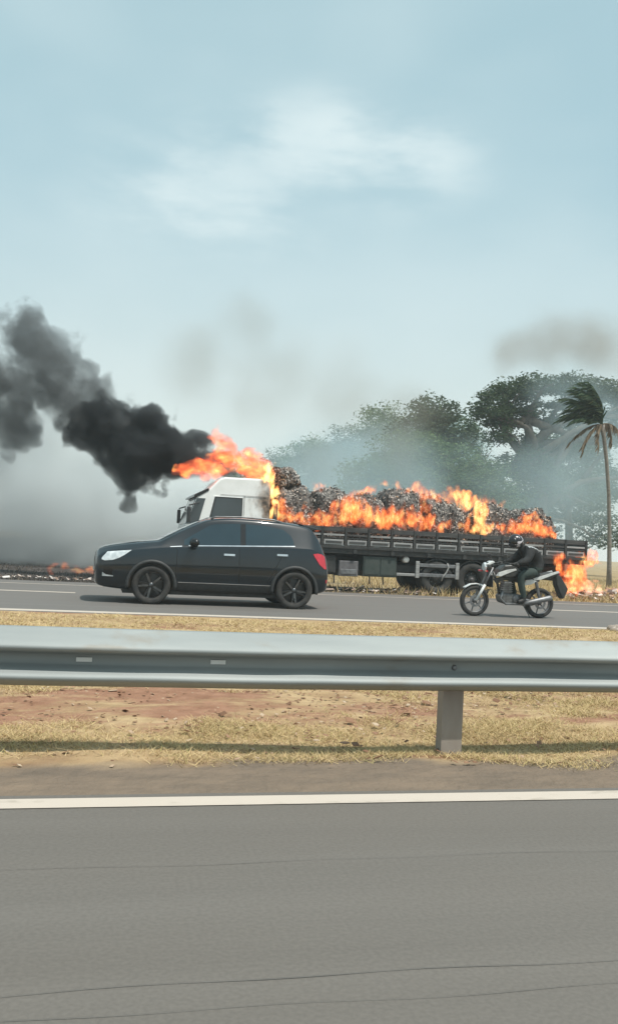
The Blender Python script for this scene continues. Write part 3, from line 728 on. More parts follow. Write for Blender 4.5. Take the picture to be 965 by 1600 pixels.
# ---------------------------------------------------------------- bales on the bed
def bale(i, x0, x1, z0, z1, y0, y1, rnd_, label, seed, dome=0.0, slope=0.0, cyl=False):
    r = np.random.default_rng(seed); cx, cy_ = (x0 + x1) / 2, (y0 + y1) / 2
    hx, hy, hz = (x1 - x0) / 2, (y1 - y0) / 2, (z1 - z0) / 2
    root = empty('bale', (2.22 + cx, 24.35 + cy_, z0), label, 'bale', 'burning bales on the truck bed')
    bm = bmesh.new(); bmesh.ops.create_cube(bm, size=2); bmesh.ops.subdivide_edges(bm, edges=bm.edges[:], cuts=11, use_grid_fill=True)
    ph = r.random(6) * 6
    def shape(q):
        p = 3.8 if not cyl else 2.6
        if cyl: n_ = (abs(q.x) ** p + abs(q.z) ** p) ** (1 / p); s = Vector((q.x / max(n_, .01) if max(abs(q.x), abs(q.z)) > .99 else q.x, q.y, q.z / max(n_, .01) if max(abs(q.x), abs(q.z)) > .99 else q.z))
        else:
            n_ = (abs(q.x) ** p + abs(q.y) ** p + abs(q.z) ** p) ** (1 / p); s = q / max(n_, .2)
        w = 1 + .05 * math.sin(q.x * 3 + ph[0]) * math.sin(q.z * 4 + ph[1]) + .04 * math.sin(q.y * 5 + ph[2] + q.x * 4)
        o = Vector((s.x * hx * w, s.y * hy * w, s.z * hz))
        top = (s.z + 1) / 2
        o.z += top * (dome * (math.cos(s.x * 1.5) - .5) + slope * s.x + .05 * math.sin(s.x * 5 + ph[3]) + .04 * math.sin(s.x * 11 + s.y * 7 + ph[4]))
        o.z += hz; return o
    for q in bm.verts: q.co = shape(q.co.copy())
    bmesh.ops.recalc_face_normals(bm, faces=bm.faces)
    me = bpy.data.meshes.new('core'); bm.to_mesh(me)
    me.polygons.foreach_set('use_smooth', [True] * len(me.polygons))
    mesh_obj('core', me, M['bale_core'], root)
    # loose scraps standing out of the pressed surface
    bm.faces.ensure_lookup_table(); areas = np.array([fc.calc_area() for fc in bm.faces]); areas /= areas.sum()
    vs = []; fs = []; N = 3600
    for k in r.choice(len(bm.faces), N, p=areas):
        fc = bm.faces[int(k)]; c = fc.calc_center_median(); nrm = fc.normal
        a, b = fc.verts[0].co - c, fc.verts[1].co - c
        p = c + a * r.uniform(-1, 1) + b * r.uniform(-1, 1) + nrm * r.uniform(.0, .03)
        t = Vector(r.normal(0, 1, 3)).normalized(); u = t.cross(nrm + Vector(r.normal(0, .5, 3))).normalized(); w = u.cross(nrm).normalized() + nrm * r.uniform(-.7, .9)
        l, m_ = r.uniform(.014, .055), r.uniform(.006, .022)
        bse = len(vs); vs += [p - u*m_ - w*l, p + u*m_ - w*l*.7, p + u*m_*.8 + w*l, p - u*m_ + w*l*.8]; fs.append((bse, bse+1, bse+2, bse+3))
    me2 = bpy.data.meshes.new('scraps'); me2.from_pydata([tuple(q) for q in vs], [], fs)
    sc = mesh_obj('scraps', me2, M['scrap'], root); sc['kind'] = 'stuff'
    bm.free(); return root
BZ = 1.275
bale(0, 2.58, 3.70, BZ, 2.90, .24, 2.2, 1, 'grey shredded bale directly behind the white cab, under the topmost bale', 11)
bale(1, 3.68, 4.90, BZ, 2.88, .26, 2.2, 1, 'grey shredded bale, second from the cab in the row', 12, slope=-.03)
bale(2, 4.86, 5.84, BZ, 2.78, .28, 2.2, 1, 'lower grey bale, third from the cab, flames along its foot', 13)
bale(3, 5.80, 7.00, BZ, 2.95, .24, 2.2, 1, 'domed shredded bale, fourth from the cab and humped above its neighbours', 14, dome=.16)
bale(4, 6.98, 7.92, BZ, 2.86, .28, 2.2, 1, 'shredded bale sloping down to the rear beside the domed bale', 15, slope=-.13)
bale(5, 7.62, 8.40, BZ, 2.56, .18, 2.1, 1, 'blackened low slumped bale left of the bright flame gap', 16, dome=.1, slope=-.1)
bale(6, 8.66, 9.92, BZ, 2.68, .26, 2.2, 1, 'grey bale between two flames, second from the tail end', 17, dome=.12)
bale(7, 9.96, 11.10, BZ, 2.60, .26, 2.1, 1, 'rounded bale at the tail end of the row, dark on its rear', 18, dome=.05, cyl=True)
bale(8, 2.52, 3.30, 2.86, 3.36, .5, 2.0, 1, 'small topmost bale lying on the first bale against the cab', 19, dome=.06, slope=-.06)

# ---------------------------------------------------------------- motorcycle (front towards -x; origin at front tyre contact)
moto = empty('motorcycle', (7.32, 16.62, 0), 'dark motorcycle with white side panels, ridden behind the black SUV', 'motorcycle')
M['bike_white'] = pm('bike_white', (0.66, 0.68, 0.67), (0.5, 0.52, 0.52), 8, 0.3)
M['bike_dark'] = pm('bike_dark', (0.022, 0.024, 0.024), (0.05, 0.05, 0.048), 8, 0.4)
M['engine'] = pm('engine_grey', (0.10, 0.10, 0.10), (0.20, 0.20, 0.195), 16, 0.45, 0.5)
MT = [(.215, -.035), (.25, -.05), (.278, -.04), (.29, -.015), (.29, .015), (.278, .04), (.25, .05), (.215, .035)]
for x, w_ in ((0.0, 1.0), (1.335, 1.25)):
    w = empty('wheel', (x, 0, .29), parent=moto)
    MB().lathe([(a, b * w_) for a, b in MT], 36).build('tyre', M['rubber'], w, smooth=True)
    MB().lathe([(.205, -.03), (.218, -.035), (.218, .035), (.205, .03)], 32).build('rim', M['steel'], w, smooth=True)
    MB().lathe([(0, -.06), (.03, -.06), (.04, -.03), (.04, .03), (.03, .06), (0, .06)], 14, closed=False).build('hub', M['steel'], w, smooth=True)
    MB().lathe([(.07, -.052), (.115, -.052), (.115, -.047), (.07, -.047)], 24).build('brake_disc', M['steel'], w)
    for k in range(6):
        a = 2 * math.pi * k / 6 + .3; MB().tube([(.03 * math.cos(a), 0, .03 * math.sin(a)), (.21 * math.cos(a), 0, .21 * math.sin(a))], .014, 6).build('spoke', M['steel'], w)
for y in (-.075, .075):
    MB().tube([(0, y, .29), (.17, y, .60)], .026, 10).build('fork_leg', M['bike_white'], moto, smooth=True)
    MB().tube([(.17, y, .60), (.32, y, .93)], .020, 10).build('fork_tube', M['steel'], moto, smooth=True)
def ribbon(name, mat, pts, w, th, bevel=.008):
    mb = MB(); n = len(pts); up = [(x, z + th) for x, z in reversed(pts)]
    return MB().prism(pts + up, -w, w).build(name, mat, moto, bevel=bevel)
ribbon('front_mudguard', M['bike_white'], [(-.22, .52), (-.10, .585), (.03, .60), (.16, .56)], .055, .022)
bm = bmesh.new(); bmesh.ops.create_uvsphere(bm, u_segments=16, v_segments=10, radius=1)
for q in bm.verts: q.co = Vector((q.co.x * .08, q.co.y * .095, q.co.z * .095))
me = bpy.data.meshes.new('headlight'); bm.to_mesh(me); bm.free(); me.polygons.foreach_set('use_smooth', [True]*len(me.polygons))
hl = mesh_obj('headlight', me, M['bike_dark'], moto, (.24, 0, .94))
MB().tube([(-.05, 0, 0), (-.088, 0, 0)], [.085, .07], 16).build('lens', M['lamp'], hl)
MB().prism([(.16, .98), (.30, 1.06), (.36, 1.03), (.25, .97)], -.09, .09).build('instrument_cowl', M['bike_white'], moto, bevel=.015)
MB().tube([(.66, -.36, 1.00), (.50, -.30, 1.03), (.38, -.08, .98), (.38, .08, .98), (.50, .30, 1.03), (.66, .36, 1.00)], .013, 8).build('handlebar', M['bike_dark'], moto, smooth=True)
for y in (-1, 1):
    MB().tube([(.70, y * .37, 1.0), (.56, y * .33, 1.02)], .018, 8).build('grip', M['rubber'], moto)
    MB().tube([(.50, y * .30, 1.03), (.44, y * .36, 1.14)], .007, 6).build('mirror_stalk', M['bike_dark'], moto)
    MB().box(.42, .45, y * .36 - .06, y * .36 + .06, 1.11, 1.19).build('mirror', M['bike_dark'], moto, bevel=.012)
    MB().tube([(.17, y * .09, .86), (.15, y * .19, .86)], .018, 8).build('indicator', M['tail'], moto)
tank = [(.40,.80),(.44,.90),(.54,.985),(.68,1.0),(.80,.95),(.90,.86),(.88,.80),(.64,.74)]
MB().prism(tank, -.125, .125).build('fuel_tank', M['bike_dark'], moto, bevel=.05, seg=4)
for y in (-.135, .125): 
    MB().prism([(.36,.78),(.40,.84),(.58,.90),(.76,.93),(.78,.90),(.62,.84),(.46,.77)], y, y + .01).build('tank_panel', M['bike_white'], moto, bevel=.004)
    MB().prism([(.96,.62),(.98,.72),(1.12,.74),(1.22,.70),(1.10,.64)], y + .02, y + .03).build('side_panel', M['bike_white'], moto, bevel=.004)
    MB().prism([(1.14,.76),(1.66,.925),(1.68,.89),(1.30,.74),(1.16,.72)], y + .02, y + .03).build('tail_panel', M['bike_white'], moto, bevel=.004)
MB().prism([(.84,.84),(.96,.80),(1.16,.80),(1.36,.86),(1.56,.90),(1.55,.84),(1.2,.73),(.9,.74)], -.11, .11).build('saddle', M['plastic'], moto, bevel=.03, seg=3)
MB().prism([(1.3,.76),(1.68,.89),(1.72,.86),(1.5,.76)], -.085, .085).build('tail', M['bike_dark'], moto, bevel=.02)
MB().box(1.69, 1.735, -.06, .06, .82, .885).build('tail_light', M['tail'], moto, bevel=.01)
fl = MB().prism([(1.62,.84),(1.72,.84),(1.90,.58),(1.83,.42),(1.79,.38),(1.71,.52),(1.65,.66)], -.09, .09).build('rear_mudguard', M['plastic'], moto, bevel=.02)
MB().prism([(.36,.72),(.62,.78),(1.0,.74),(1.32,.76),(1.32,.70),(1.0,.64),(.62,.70),(.42,.64)], -.03, .03).build('frame', M['bike_dark'], moto, bevel=.01)
MB().tube([(.36,0,.84),(.46,0,.62),(.52,0,.34),(.82,0,.28)], .025, 8).build('down_tube', M['bike_dark'], moto, smooth=True)
MB().prism([(.50,.28),(.46,.42),(.56,.46),(.72,.45),(.92,.44),(.98,.36),(.90,.27),(.66,.24)], -.13, .13).build('engine', M['engine'], moto, bevel=.04, seg=3)
MB().prism([(.50,.44),(.56,.68),(.72,.68),(.72,.44)], -.09, .09).build('cylinder_head', M['engine'], moto, bevel=.02)
for z in (.48, .52, .56, .60, .64): MB().prism([(.485,z),(.485,z+.012),(.735,z+.012),(.735,z)], -.105, .105).build('cooling_fin', M['steel'], moto)
MB().lathe([(0,-.02),(.07,-.018),(.085,0),(.085,.02)], 18, (.80, -.145, .36), False).build('engine_cover', M['steel'], moto, smooth=True)
for y in (-.085, .085): MB().tube([(.90,y,.36),(1.335,y,.29)], [.03,.022], 8).build('swing_arm', M['steel'], moto)
MB().tube([(1.28,-.11,.38),(1.20,-.11,.70)], [.028,.034], 8).build('shock_absorber', M['steel'], moto)
MB().tube([(.52,-.14,.50),(.46,-.15,.36),(.56,-.16,.26),(.90,-.16,.26)], .022, 8).build('exhaust_pipe', M['steel'], moto, smooth=True)
MB().tube([(.90,-.16,.26),(1.05,-.17,.30),(1.46,-.18,.40),(1.50,-.18,.41)], [.03,.05,.055,.04], 12).build('silencer', M['steel'], moto, smooth=True)
MB().tube([(.88,-.24,.29),(.88,.24,.29)], .014, 8).build('foot_peg', M['rubber'], moto)
MB().tube([(.95,-.10,.26),(1.06,-.20,.02)], .012, 6).build('side_stand', M['bike_dark'], moto)

moto.scale = (1.05, 1.05, 1.05)
# ---------------------------------------------------------------- rider
rider = empty('person', (7.32 + 1.18 * 1.05, 16.62, 0), 'rider in black jacket, dark green trousers and black and white helmet on the motorcycle', 'person')
rider.scale = (1.05, 1.05, 1.05)
M['jacket'] = pm('black_jacket', (0.018, 0.019, 0.020), (0.036, 0.037, 0.038), 5, 0.85, bmp=.4, spec=.15)
M['trousers'] = pm('dark_green_trousers', (0.022, 0.038, 0.034), (0.035, 0.052, 0.047), 6, 0.85, bmp=.3)
M['boot'] = pm('boot_leather', (0.018, 0.017, 0.016), (0.03, 0.028, 0.026), 8, 0.6)
M['glove'] = pm('glove', (0.02, 0.02, 0.02), (0.04, 0.04, 0.04), 8, 0.7)
def skin(name, verts, edges, radii, root, parent, off):
    me = bpy.data.meshes.new(name); me.from_pydata([(x - off, y, z) for x, y, z in verts], edges, [])
    o = mesh_obj('tmp_skin', me)
    md = o.modifiers.new('skin', 'SKIN')
    if not me.skin_vertices: me.skin_vertices.new()
    for i, r in enumerate(radii):
        sv = me.skin_vertices[0].data[i]; sv.radius = r if isinstance(r, tuple) else (r, r); sv.use_root = (i == root)
    s2 = o.modifiers.new('sub', 'SUBSURF'); s2.levels = 2; s2.render_levels = 2
    return baked(o, name, None, parent)
RV = [(1.24,0,.90), (1.27,0,1.02), (1.19,0,1.17), (1.05,0,1.27), (.95,0,1.32), (.88,0,1.37)]      # pelvis .. neck
RR = [(.165,.15), (.175,.155), (.195,.165), (.20,.145), (.085,.085), (.07,.07)]
RE = [(0,1),(1,2),(2,3),(3,4),(4,5)]
def limb(base, pts, rad):
    prev = base
    for p, r in zip(pts, rad): RV.append(p); RR.append(r); RE.append((prev, len(RV)-1)); prev = len(RV)-1
    return prev
for s in (-1, 1):
    limb(3, [(1.03, s*.17, 1.26), (.97, s*.24, 1.17), (.89, s*.30, 1.08), (.80, s*.31, 1.06), (.70, s*.325, 1.02)], [.10, .09, .075, .066, .048])
    limb(0, [(1.16, s*.11, .88), (1.02, s*.17, .86), (.84, s*.20, .80), (.84, s*.20, .66), (.90, s*.20, .46), (.92, s*.20, .36), (.88, s*.205, .325), (.78, s*.21, .30)], [.10, .10, .082, .072, .06, .05, .05, .04])
OFF = 1.18
bodyp = skin('body', RV, RE, RR, 0, rider, OFF)
for mt in ('jacket', 'trousers', 'boot', 'glove'): bodyp.data.materials.append(M[mt])
for p in bodyp.data.polygons:
    c = p.center; X = c.x + OFF; p.use_smooth = True
    if c.z < .40: p.material_index = 2
    elif c.z < .97 and (X > 1.0 or c.z < .92) : p.material_index = 1
    elif X < .73 and c.z < 1.1: p.material_index = 3
    else: p.material_index = 0
for s in (-1, 1):   # hands closed round the grips: palm and five fingers
    hv = [(.715, s*.328, 1.025), (.67, s*.335, 1.03)]; he = [(0, 1)]; hr = [.036, .038]
    for k, (dy, ln) in enumerate(((-.035, .9), (-.012, 1.0), (.012, .95), (.034, .8))):
        b = len(hv); y = s * (.345 + dy)
        hv += [(.63, y, 1.035), (.600 - .006 * ln, y, 1.012), (.612, y, .985)]; he += [(1, b), (b, b+1), (b+1, b+2)]; hr += [.013, .011, .009]
    b = len(hv); hv += [(.66, s*.30, 1.005), (.63, s*.285, .99)]; he += [(1, b), (b, b+1)]; hr += [.014, .011]
    h = skin('hand', hv, he, hr, 0, rider, OFF); h.data.materials.append(M['glove'])
    h.data.polygons.foreach_set('use_smooth', [True]*len(h.data.polygons))
# helmet
m, nt, bs, out = mat_new('helmet_shell')
hn = noise(nt, 7, 2, (1, 1, 1.4), dist=1.2)
L(nt, ramp(nt, hn, [(0.54, (0.02, 0.02, 0.024)), (0.58, (0.55, 0.53, 0.57))]), bs.inputs['Base Color']); bs.inputs['Roughness'].default_value = .25
bm = bmesh.new(); bmesh.ops.create_uvsphere(bm, u_segments=28, v_segments=18, radius=1)
for q in bm.verts:
    c = q.co; x = c.x * .150; z = c.z * .150
    if c.x < -.3 and c.z < 0: x *= 1.12                       # chin bar
    if c.z < -.55: z = -.55 * .150 + (z + .55 * .150) * .45
    q.co = Vector((x, c.y * .122, z))
me = bpy.data.meshes.new('helmet'); bm.to_mesh(me); bm.free(); me.polygons.foreach_set('use_smooth', [True]*len(me.polygons))
helm = mesh_obj('helmet', me, m, rider, (.80 - OFF, 0, 1.44)); helm.rotation_euler = (0, R(-6), 0)
mb = MB(); vs = []; fs = []
for i in range(11):
    az = R(-78) + R(156) * i / 10
    for j in range(5):
        el = R(-14) + R(38) * j / 4
        vs.append((-.157 * math.cos(az) * math.cos(el) * 1.01, .128 * math.sin(az) * math.cos(el) * 1.01, .155 * math.sin(el)))
fs = [(i*5+j, i*5+j+1, (i+1)*5+j+1, (i+1)*5+j) for i in range(10) for j in range(4)]
vo = mb.add(vs, fs).build('visor', M['gloss_black'], helm, smooth=True)
sd = vo.modifiers.new('s', 'SOLIDIFY'); sd.thickness = .006
# pale band across the shoulders, lying on the jacket
jb = BVHTree.FromPolygons([q.co.copy() for q in bodyp.data.vertices], [tuple(p.vertices) for p in bodyp.data.polygons])
vs = []; fs = []; n = 15
for i in range(n):
    for j in range(3):
        y = -.20 + .40 * i / (n - 1); x = -.20 + .10 * j
        h = jb.ray_cast(Vector((x, y, 1.8)), Vector((0, 0, -1)))[0]
        z = h.z if h else 1.2
        vs.append((x, y, z + .008))
fs = [(i*3+j, i*3+j+1, (i+1)*3+j+1, (i+1)*3+j) for i in range(n-1) for j in range(2)]
sb = MB().add(vs, fs).build('shoulder_band', pm('pale_cloth', (.5, .52, .53), (.4, .42, .43), 8, .8), rider, smooth=True)
sd = sb.modifiers.new('s', 'SOLIDIFY'); sd.thickness = .006; sd.offset = 0

# ---------------------------------------------------------------- trees
def crown_mesh(name, blobs, n_leaf, size, seed, clump=.55, per=28):
    """leaf-sized faces gathered in clumps through the crown's volume; blobs = (centre, radii)"""
    r = np.random.default_rng(seed); vol = np.array([b[1][0]*b[1][1]*b[1][2] for b in blobs]) ** .8; vol /= vol.sum()
    nc = max(1, n_leaf // per); P = []
    for k in r.choice(len(blobs), nc, p=vol):
        c, rad = blobs[k]; d = r.normal(0, 1, 3); d /= np.linalg.norm(d); d[2] = d[2] if d[2] > -.35 else d[2] * .4
        rr = r.random() ** .42; cc = np.array(c) + d * np.array(rad) * rr
        P.append(cc + np.clip(r.normal(0, .85, (per, 3)), -1.3, 1.3) * clump * np.array([1, 1, .55]) * r.uniform(.5, 1.2))
    P = np.concatenate(P); n = len(P)
    a = r.normal(0, 1, (n, 3)); a[:, 2] *= .45; a /= np.linalg.norm(a, axis=1)[:, None]
    b = np.cross(a, r.normal(0, 1, (n, 3))); b /= np.linalg.norm(b, axis=1)[:, None]
    s = (size * r.uniform(.5, 1.3, n))[:, None]; w = s * .38
    V = np.stack([P - a*s, P + b*w, P + a*s, P - b*w], 1).reshape(-1, 3).astype(np.float32)
    me = bpy.data.meshes.new(name); me.vertices.add(4*n); me.vertices.foreach_set('co', V.ravel())
    me.loops.add(4*n); me.loops.foreach_set('vertex_index', np.arange(4*n, dtype=np.int32))
    me.polygons.add(n); me.polygons.foreach_set('loop_start', np.arange(0, 4*n, 4, dtype=np.int32)); me.polygons.foreach_set('loop_total', np.full(n, 4, dtype=np.int32))
    me.update(); return me
def limb_path(a, b, r, bend, n=7, droop=0.0):
    a, b = np.array(a, float), np.array(b, float); off = r.normal(0, 1, 3) * bend * np.linalg.norm(b - a)
    pts = []
    for i in range(n):
        t = i / (n - 1); p = a + (b - a) * t + off * math.sin(math.pi * t) + r.normal(0, .012, 3) * np.linalg.norm(b - a)
        p[2] += droop * math.sin(math.pi * t); pts.append(p)
    return pts
def tree(name, label, loc, blobs, trunk_pts, tr, leaf, n_leaf, size, seed, group, clump=.55, limbs=True, extra=()):
    root = empty(name, loc, label, 'tree', group); r = np.random.default_rng(seed)
    mb = MB(); n = len(trunk_pts); mb.tube(trunk_pts, [tr * (1.25 if i == 0 else 1 - .55 * i / (n - 1)) for i in range(n)], 9)
    mb.build('trunk', M['bark'], root, smooth=True)
    top = trunk_pts[-1]
    if limbs:
        for c, rad in blobs:
            if c[2] < trunk_pts[n // 2][2]: continue
            k = r.integers(max(1, n // 2), n); st = trunk_pts[k]
            pts = limb_path(st, (c[0], c[1], c[2] - rad[2] * .3), r, .10, 7, .04)
            o = MB().tube(pts, list(np.linspace(tr * .48, tr * .13, 7)), 7)
            for q in range(3):
                e = np.array(c) + r.normal(0, .5, 3) * np.array(rad); o.tube(limb_path(pts[r.integers(3, 6)], e, r, .12, 5), list(np.linspace(tr * .16, tr * .05, 5)), 5)
            o.build('limb', M['bark'], root, smooth=True)
    for pts, ra, rb in extra:
        MB().tube(pts, list(np.linspace(ra, rb, len(pts))), 7).build('limb', M['bark'], root, smooth=True)
    mesh_obj('crown', crown_mesh('crown', blobs, n_leaf, size, seed + 5, clump), leaf, root)
    return root
# the big spreading tree behind the truck's tail
tree('spreading_tree', 'tall spreading tree with forked dark trunk behind the tail of the truck', (26.2, 50, 0),
     [((-3.6,0,9.9),(1.3,1.5,1.25)), ((-2.2,.5,11.2),(1.6,1.8,.8)), ((-.3,0,11.7),(2.0,2,.75)), ((1.9,0,11.8),(2.0,2,.8)), ((4.2,.5,11.6),(2.2,2,1.0)), ((-3.2,-.4,8.3),(.9,1,.7)),
      ((5.8,0,10.4),(1.6,1.6,1.3)), ((3.4,.8,10.0),(1.7,1.4,.8)), ((1.0,.8,9.6),(1.3,1.3,.6)), ((-.9,0,6.6),(1.5,1.3,1.6)), ((.4,0,5.6),(1.1,1.2,1.5)), ((-1.6,0,5.0),(1.0,1.2,1.4)), ((-.6,.5,8.2),(1.1,1.0,.7)),
      ((3.4,-.5,4.5),(.9,.7,.45)), ((2.6,-.5,3.6),(.6,.6,.3)), ((6.6,.3,9.4),(1.8,1.6,1.1)), ((4.8,.4,8.9),(1.4,1.3,.7)), ((7.6,.3,11.2),(1.8,1.6,1.2)), ((-1.2,.6,10.2),(1.6,1.4,.9)), ((2.6,1.0,10.9),(2.0,1.6,.8)), ((-2.6,.6,9.4),(1.2,1.2,.8)), ((-.2,.6,4.2),(1.0,1.0,1.3)), ((-2.3,.2,6.4),(.9,.9,1.0))],
     [(-.3,0,-.1),(-.2,0,1.8),(0,.1,3.6),(-.1,0,5.2),(-.5,.1,6.8),(-.9,0,8.2),(-1.3,0,9.6)], .55, M['leaf_dark'], 46000, .12, 21, None, .34,
     extra=[([(0,0,4.2),(1.2,-.2,5.3),(2.4,-.3,6.0),(4.0,-.3,6.3),(6.0,-.2,6.5)], .28, .10), ([(.2,0,5.4),(1.0,0,7.2),(1.5,0,9.0),(2.6,0,10.6)], .26, .08), ([(1.2,-.2,5.2),(2.2,-.5,4.8),(3.4,-.6,4.4)], .12, .05),
            ([(.2,-.1,3.6),(1.2,-.4,3.5),(2.4,-.6,3.1),(3.2,-.7,2.6)], .13, .05), ([(2.4,-.3,6.0),(3.4,0,7.2),(4.6,0,8.6),(5.4,0,10)], .16, .06), ([(-.4,0,6.4),(-1.6,0,7.4),(-2.6,.2,8.6),(-3.4,0,9.8)], .22, .07)])
# round bushy tree in front of it
tree('bushy_tree', 'broad rounded mid green tree standing behind the middle of the truck', (16.6, 46.5, 0),
     [((-.4,0,5.6),(2.6,2.2,2.2)), ((5.2,.3,4.2),(1.4,1.4,1.5)), ((4.6,.3,5.6),(1.2,1.2,1.0)), ((-2.6,.3,4.6),(1.9,1.8,1.7)), ((2.0,0,5.6),(2.1,2,1.8)), ((3.7,.3,4.6),(1.5,1.5,1.4)), ((.6,-.4,3.6),(3.0,1.8,1.5)), ((.5,.2,6.8),(1.7,1.6,1.0))],
     [(0,0,-.1),(.1,0,1.2),(0,.1,2.4),(.2,0,3.6),(.1,0,4.8)], .28, M['leaf_mid'], 40000, .105, 31, None, .42)
tree('screen_tree', 'dark leafy tree filling the gap between bushy tree and forked trunk', (22.4, 56, 0),
     [((1.9,0,6.8),(1.6,1.6,1.8)), ((2.4,0,4.4),(1.6,1.6,1.8)), ((-.2,0,3.6),(2.2,1.6,1.6)), ((-2.4,0,8.6),(2.0,2,1.9)), ((.2,0,8.8),(1.9,2,1.8)), ((-1.0,.3,10.4),(1.9,1.8,1.3)), ((-3.6,0,6.2),(1.9,2,1.8)), ((-.8,0,6.0),(2.2,2,1.9))],
     [(0,0,-.1),(-.2,0,2),(-.3,0,4),(-.8,.1,6.2),(-1,0,8)], .38, M['leaf_dark'], 34000, .13, 37, None, .45)
# the wood fading into the smoke on the left
spec = [((29.0, 92, 0), 17.6, 5.2, 'highest round crown of the smoke-veiled tree line, above the bushy tree'),
        ((32.5, 88, 0), 16.2, 4.6, 'smoke-veiled tree just to the right of the highest round crown'),
        ((30.8, 76, 0), 14.6, 3.6, 'smoke-veiled tree whose crown meets the forked tree on its left side'),
        ((28.2, 104, 0), 16.4, 5.0, 'smoke-veiled tree on the left shoulder of the highest round crown'),
        ((28.4, 119, 0), 17.0, 5.6, 'fading tree with broad crown midway down the sloping tree line'),
        ((26.8, 138, 0), 16.8, 6.0, 'pale fading tree, second lowest at the far end of the tree line'),
        ((22.6, 150, 0), 16.6, 6.5, 'faintest and lowest tree at the far left end of the tree line'),
        ((21.0, 78, 0), 10.6, 4.6, 'low broad tree veiled in smoke just left of the bushy tree'),
        ((16.5, 84, 0), 8.6, 4.4, 'lowest smoke-veiled tree right behind the topmost bale'),
        ((37.0, 66, 0), 13.0, 5.0, 'hazy tree closing the gap behind the spreading tree and palm')]
for i, (loc, h, w, lab) in enumerate(spec):
    r = np.random.default_rng(50 + i); bl = []
    bl.append(((0, 0, h * .80), (w * .55, w * .5, h * .18)))
    for k in range(7):
        a = 2 * math.pi * k / 7 + r.random(); bl.append(((math.cos(a) * w * .55, math.sin(a) * w * .5, h * r.uniform(.48, .78)), (w * r.uniform(.32, .46), w * .4, h * r.uniform(.12, .18))))
    for k in range(4):
        a = 2 * math.pi * k / 4 + r.random(); bl.append(((math.cos(a) * w * .6, math.sin(a) * w * .5, h * r.uniform(.22, .4)), (w * .42, w * .4, h * .16)))
    tree('woodland_tree', lab, loc, bl, [(0,0,-.1),(.1,0,h*.2),(0,.2,h*.4),(.2,0,h*.6)], .4, M['leaf_dark'] if i % 2 else M['leaf_mid'], 26000, .17, 60 + i, 'trees of the wood beyond the truck', .75)

# ---------------------------------------------------------------- wind-bent palm
palm = empty('palm_tree', (22.25, 36, 0), 'slender palm with fronds all blown to one side, behind the truck tail', 'tree')
MB().tube([(.02,0,-.1),(.0,0,1.0),(-.06,0,2.6),(-.16,0,4.2),(-.32,0,5.6),(-.50,0,6.7),(-.62,0,7.3)], [.13,.10,.085,.08,.08,.085,.12], 10).build('trunk', M['palm_bark'], palm, smooth=True)
rp = np.random.default_rng(9)
def frond(end, mid, dead, nl=46, ll=.66):
    a = np.array((-.62, 0, 7.32)); b = a + np.array(mid) * 1.12; c = a + np.array(end) * 1.2; pts = []
    for i in range(14):
        t = i / 13; pts.append((1-t)**2 * a + 2*(1-t)*t * b + t*t * c)
    mb = MB().tube(pts, list(np.linspace(.028, .006, 14)), 5)
    for k in range(nl):
        t = .12 + .86 * k / nl; i = min(12, int(t * 13)); p = pts[i] + (pts[i+1] - pts[i]) * (t * 13 - i); d = pts[i+1] - pts[i]; d /= np.linalg.norm(d)
        for s in (-1, 1):
            side = np.cross(d, (0, 0, 1.0)) * s; side /= max(np.linalg.norm(side), .01)
            # wind drags every leaflet towards -x, weight pulls it down
            dr = side * .42 + d * .55 + np.array((-.55, 0, -.28 if not dead else -.8)) + rp.normal(0, .14, 3); dr /= np.linalg.norm(dr)
            l = ll * (1 - .5 * abs(t - .45)) * rp.uniform(.75, 1.1); wd = np.cross(dr, rp.normal(0, 1, 3)); wd = wd / np.linalg.norm(wd) * .034
            mb.add([p - wd, p + wd, p + dr * l * .6 + wd * .9 + (0, 0, -.02), p + dr * l + (0, 0, -.07)], [(0, 1, 2, 3)])
    o = mb.build('frond', M['dead_leaf'] if dead else M['palm_leaf'], palm)
    if dead: o['label'] = 'withered brown hanging frond'
for e, mdl in (((-.9,.1,1.55),(-.05,.0,1.25)), ((-1.3,-.2,1.25),(-.25,-.1,1.15)), ((-1.5,.3,.9),(-.5,.2,1.0)), ((-1.55,-.3,.55),(-.6,-.2,.8)), ((-1.6,.1,.2),(-.7,.1,.6)), ((-1.45,-.4,-.1),(-.7,-.2,.4)),
               ((-.55,.2,1.6),(.15,.1,1.1)), ((-1.1,.5,1.3),(-.2,.4,1.1)), ((-1.2,-.5,1.0),(-.3,-.4,.95)), ((-1.5,.5,.1),(-.7,.4,.5)), ((-1.2,.1,.75),(-.4,0,.8)), ((-.8,-.3,1.35),(0,-.2,1.05)), ((-1.35,.2,.45),(-.5,.2,.7)), ((-1.0,.3,.25),(-.4,.2,.6))):
    frond(e, mdl, False)
for e, mdl in (((-1.3,.2,-.9),(-.7,.1,.0)), ((-1.0,-.3,-1.1),(-.6,-.2,-.1)), ((-.6,.3,-1.2),(-.5,.2,-.2)), ((.5,.1,-.8),(.5,.1,.15)), ((.75,-.2,-.5),(.5,-.1,.2)), ((-.3,-.3,-1.0),(-.3,-.2,-.1))):
    frond(e, mdl, True, 22, .42)

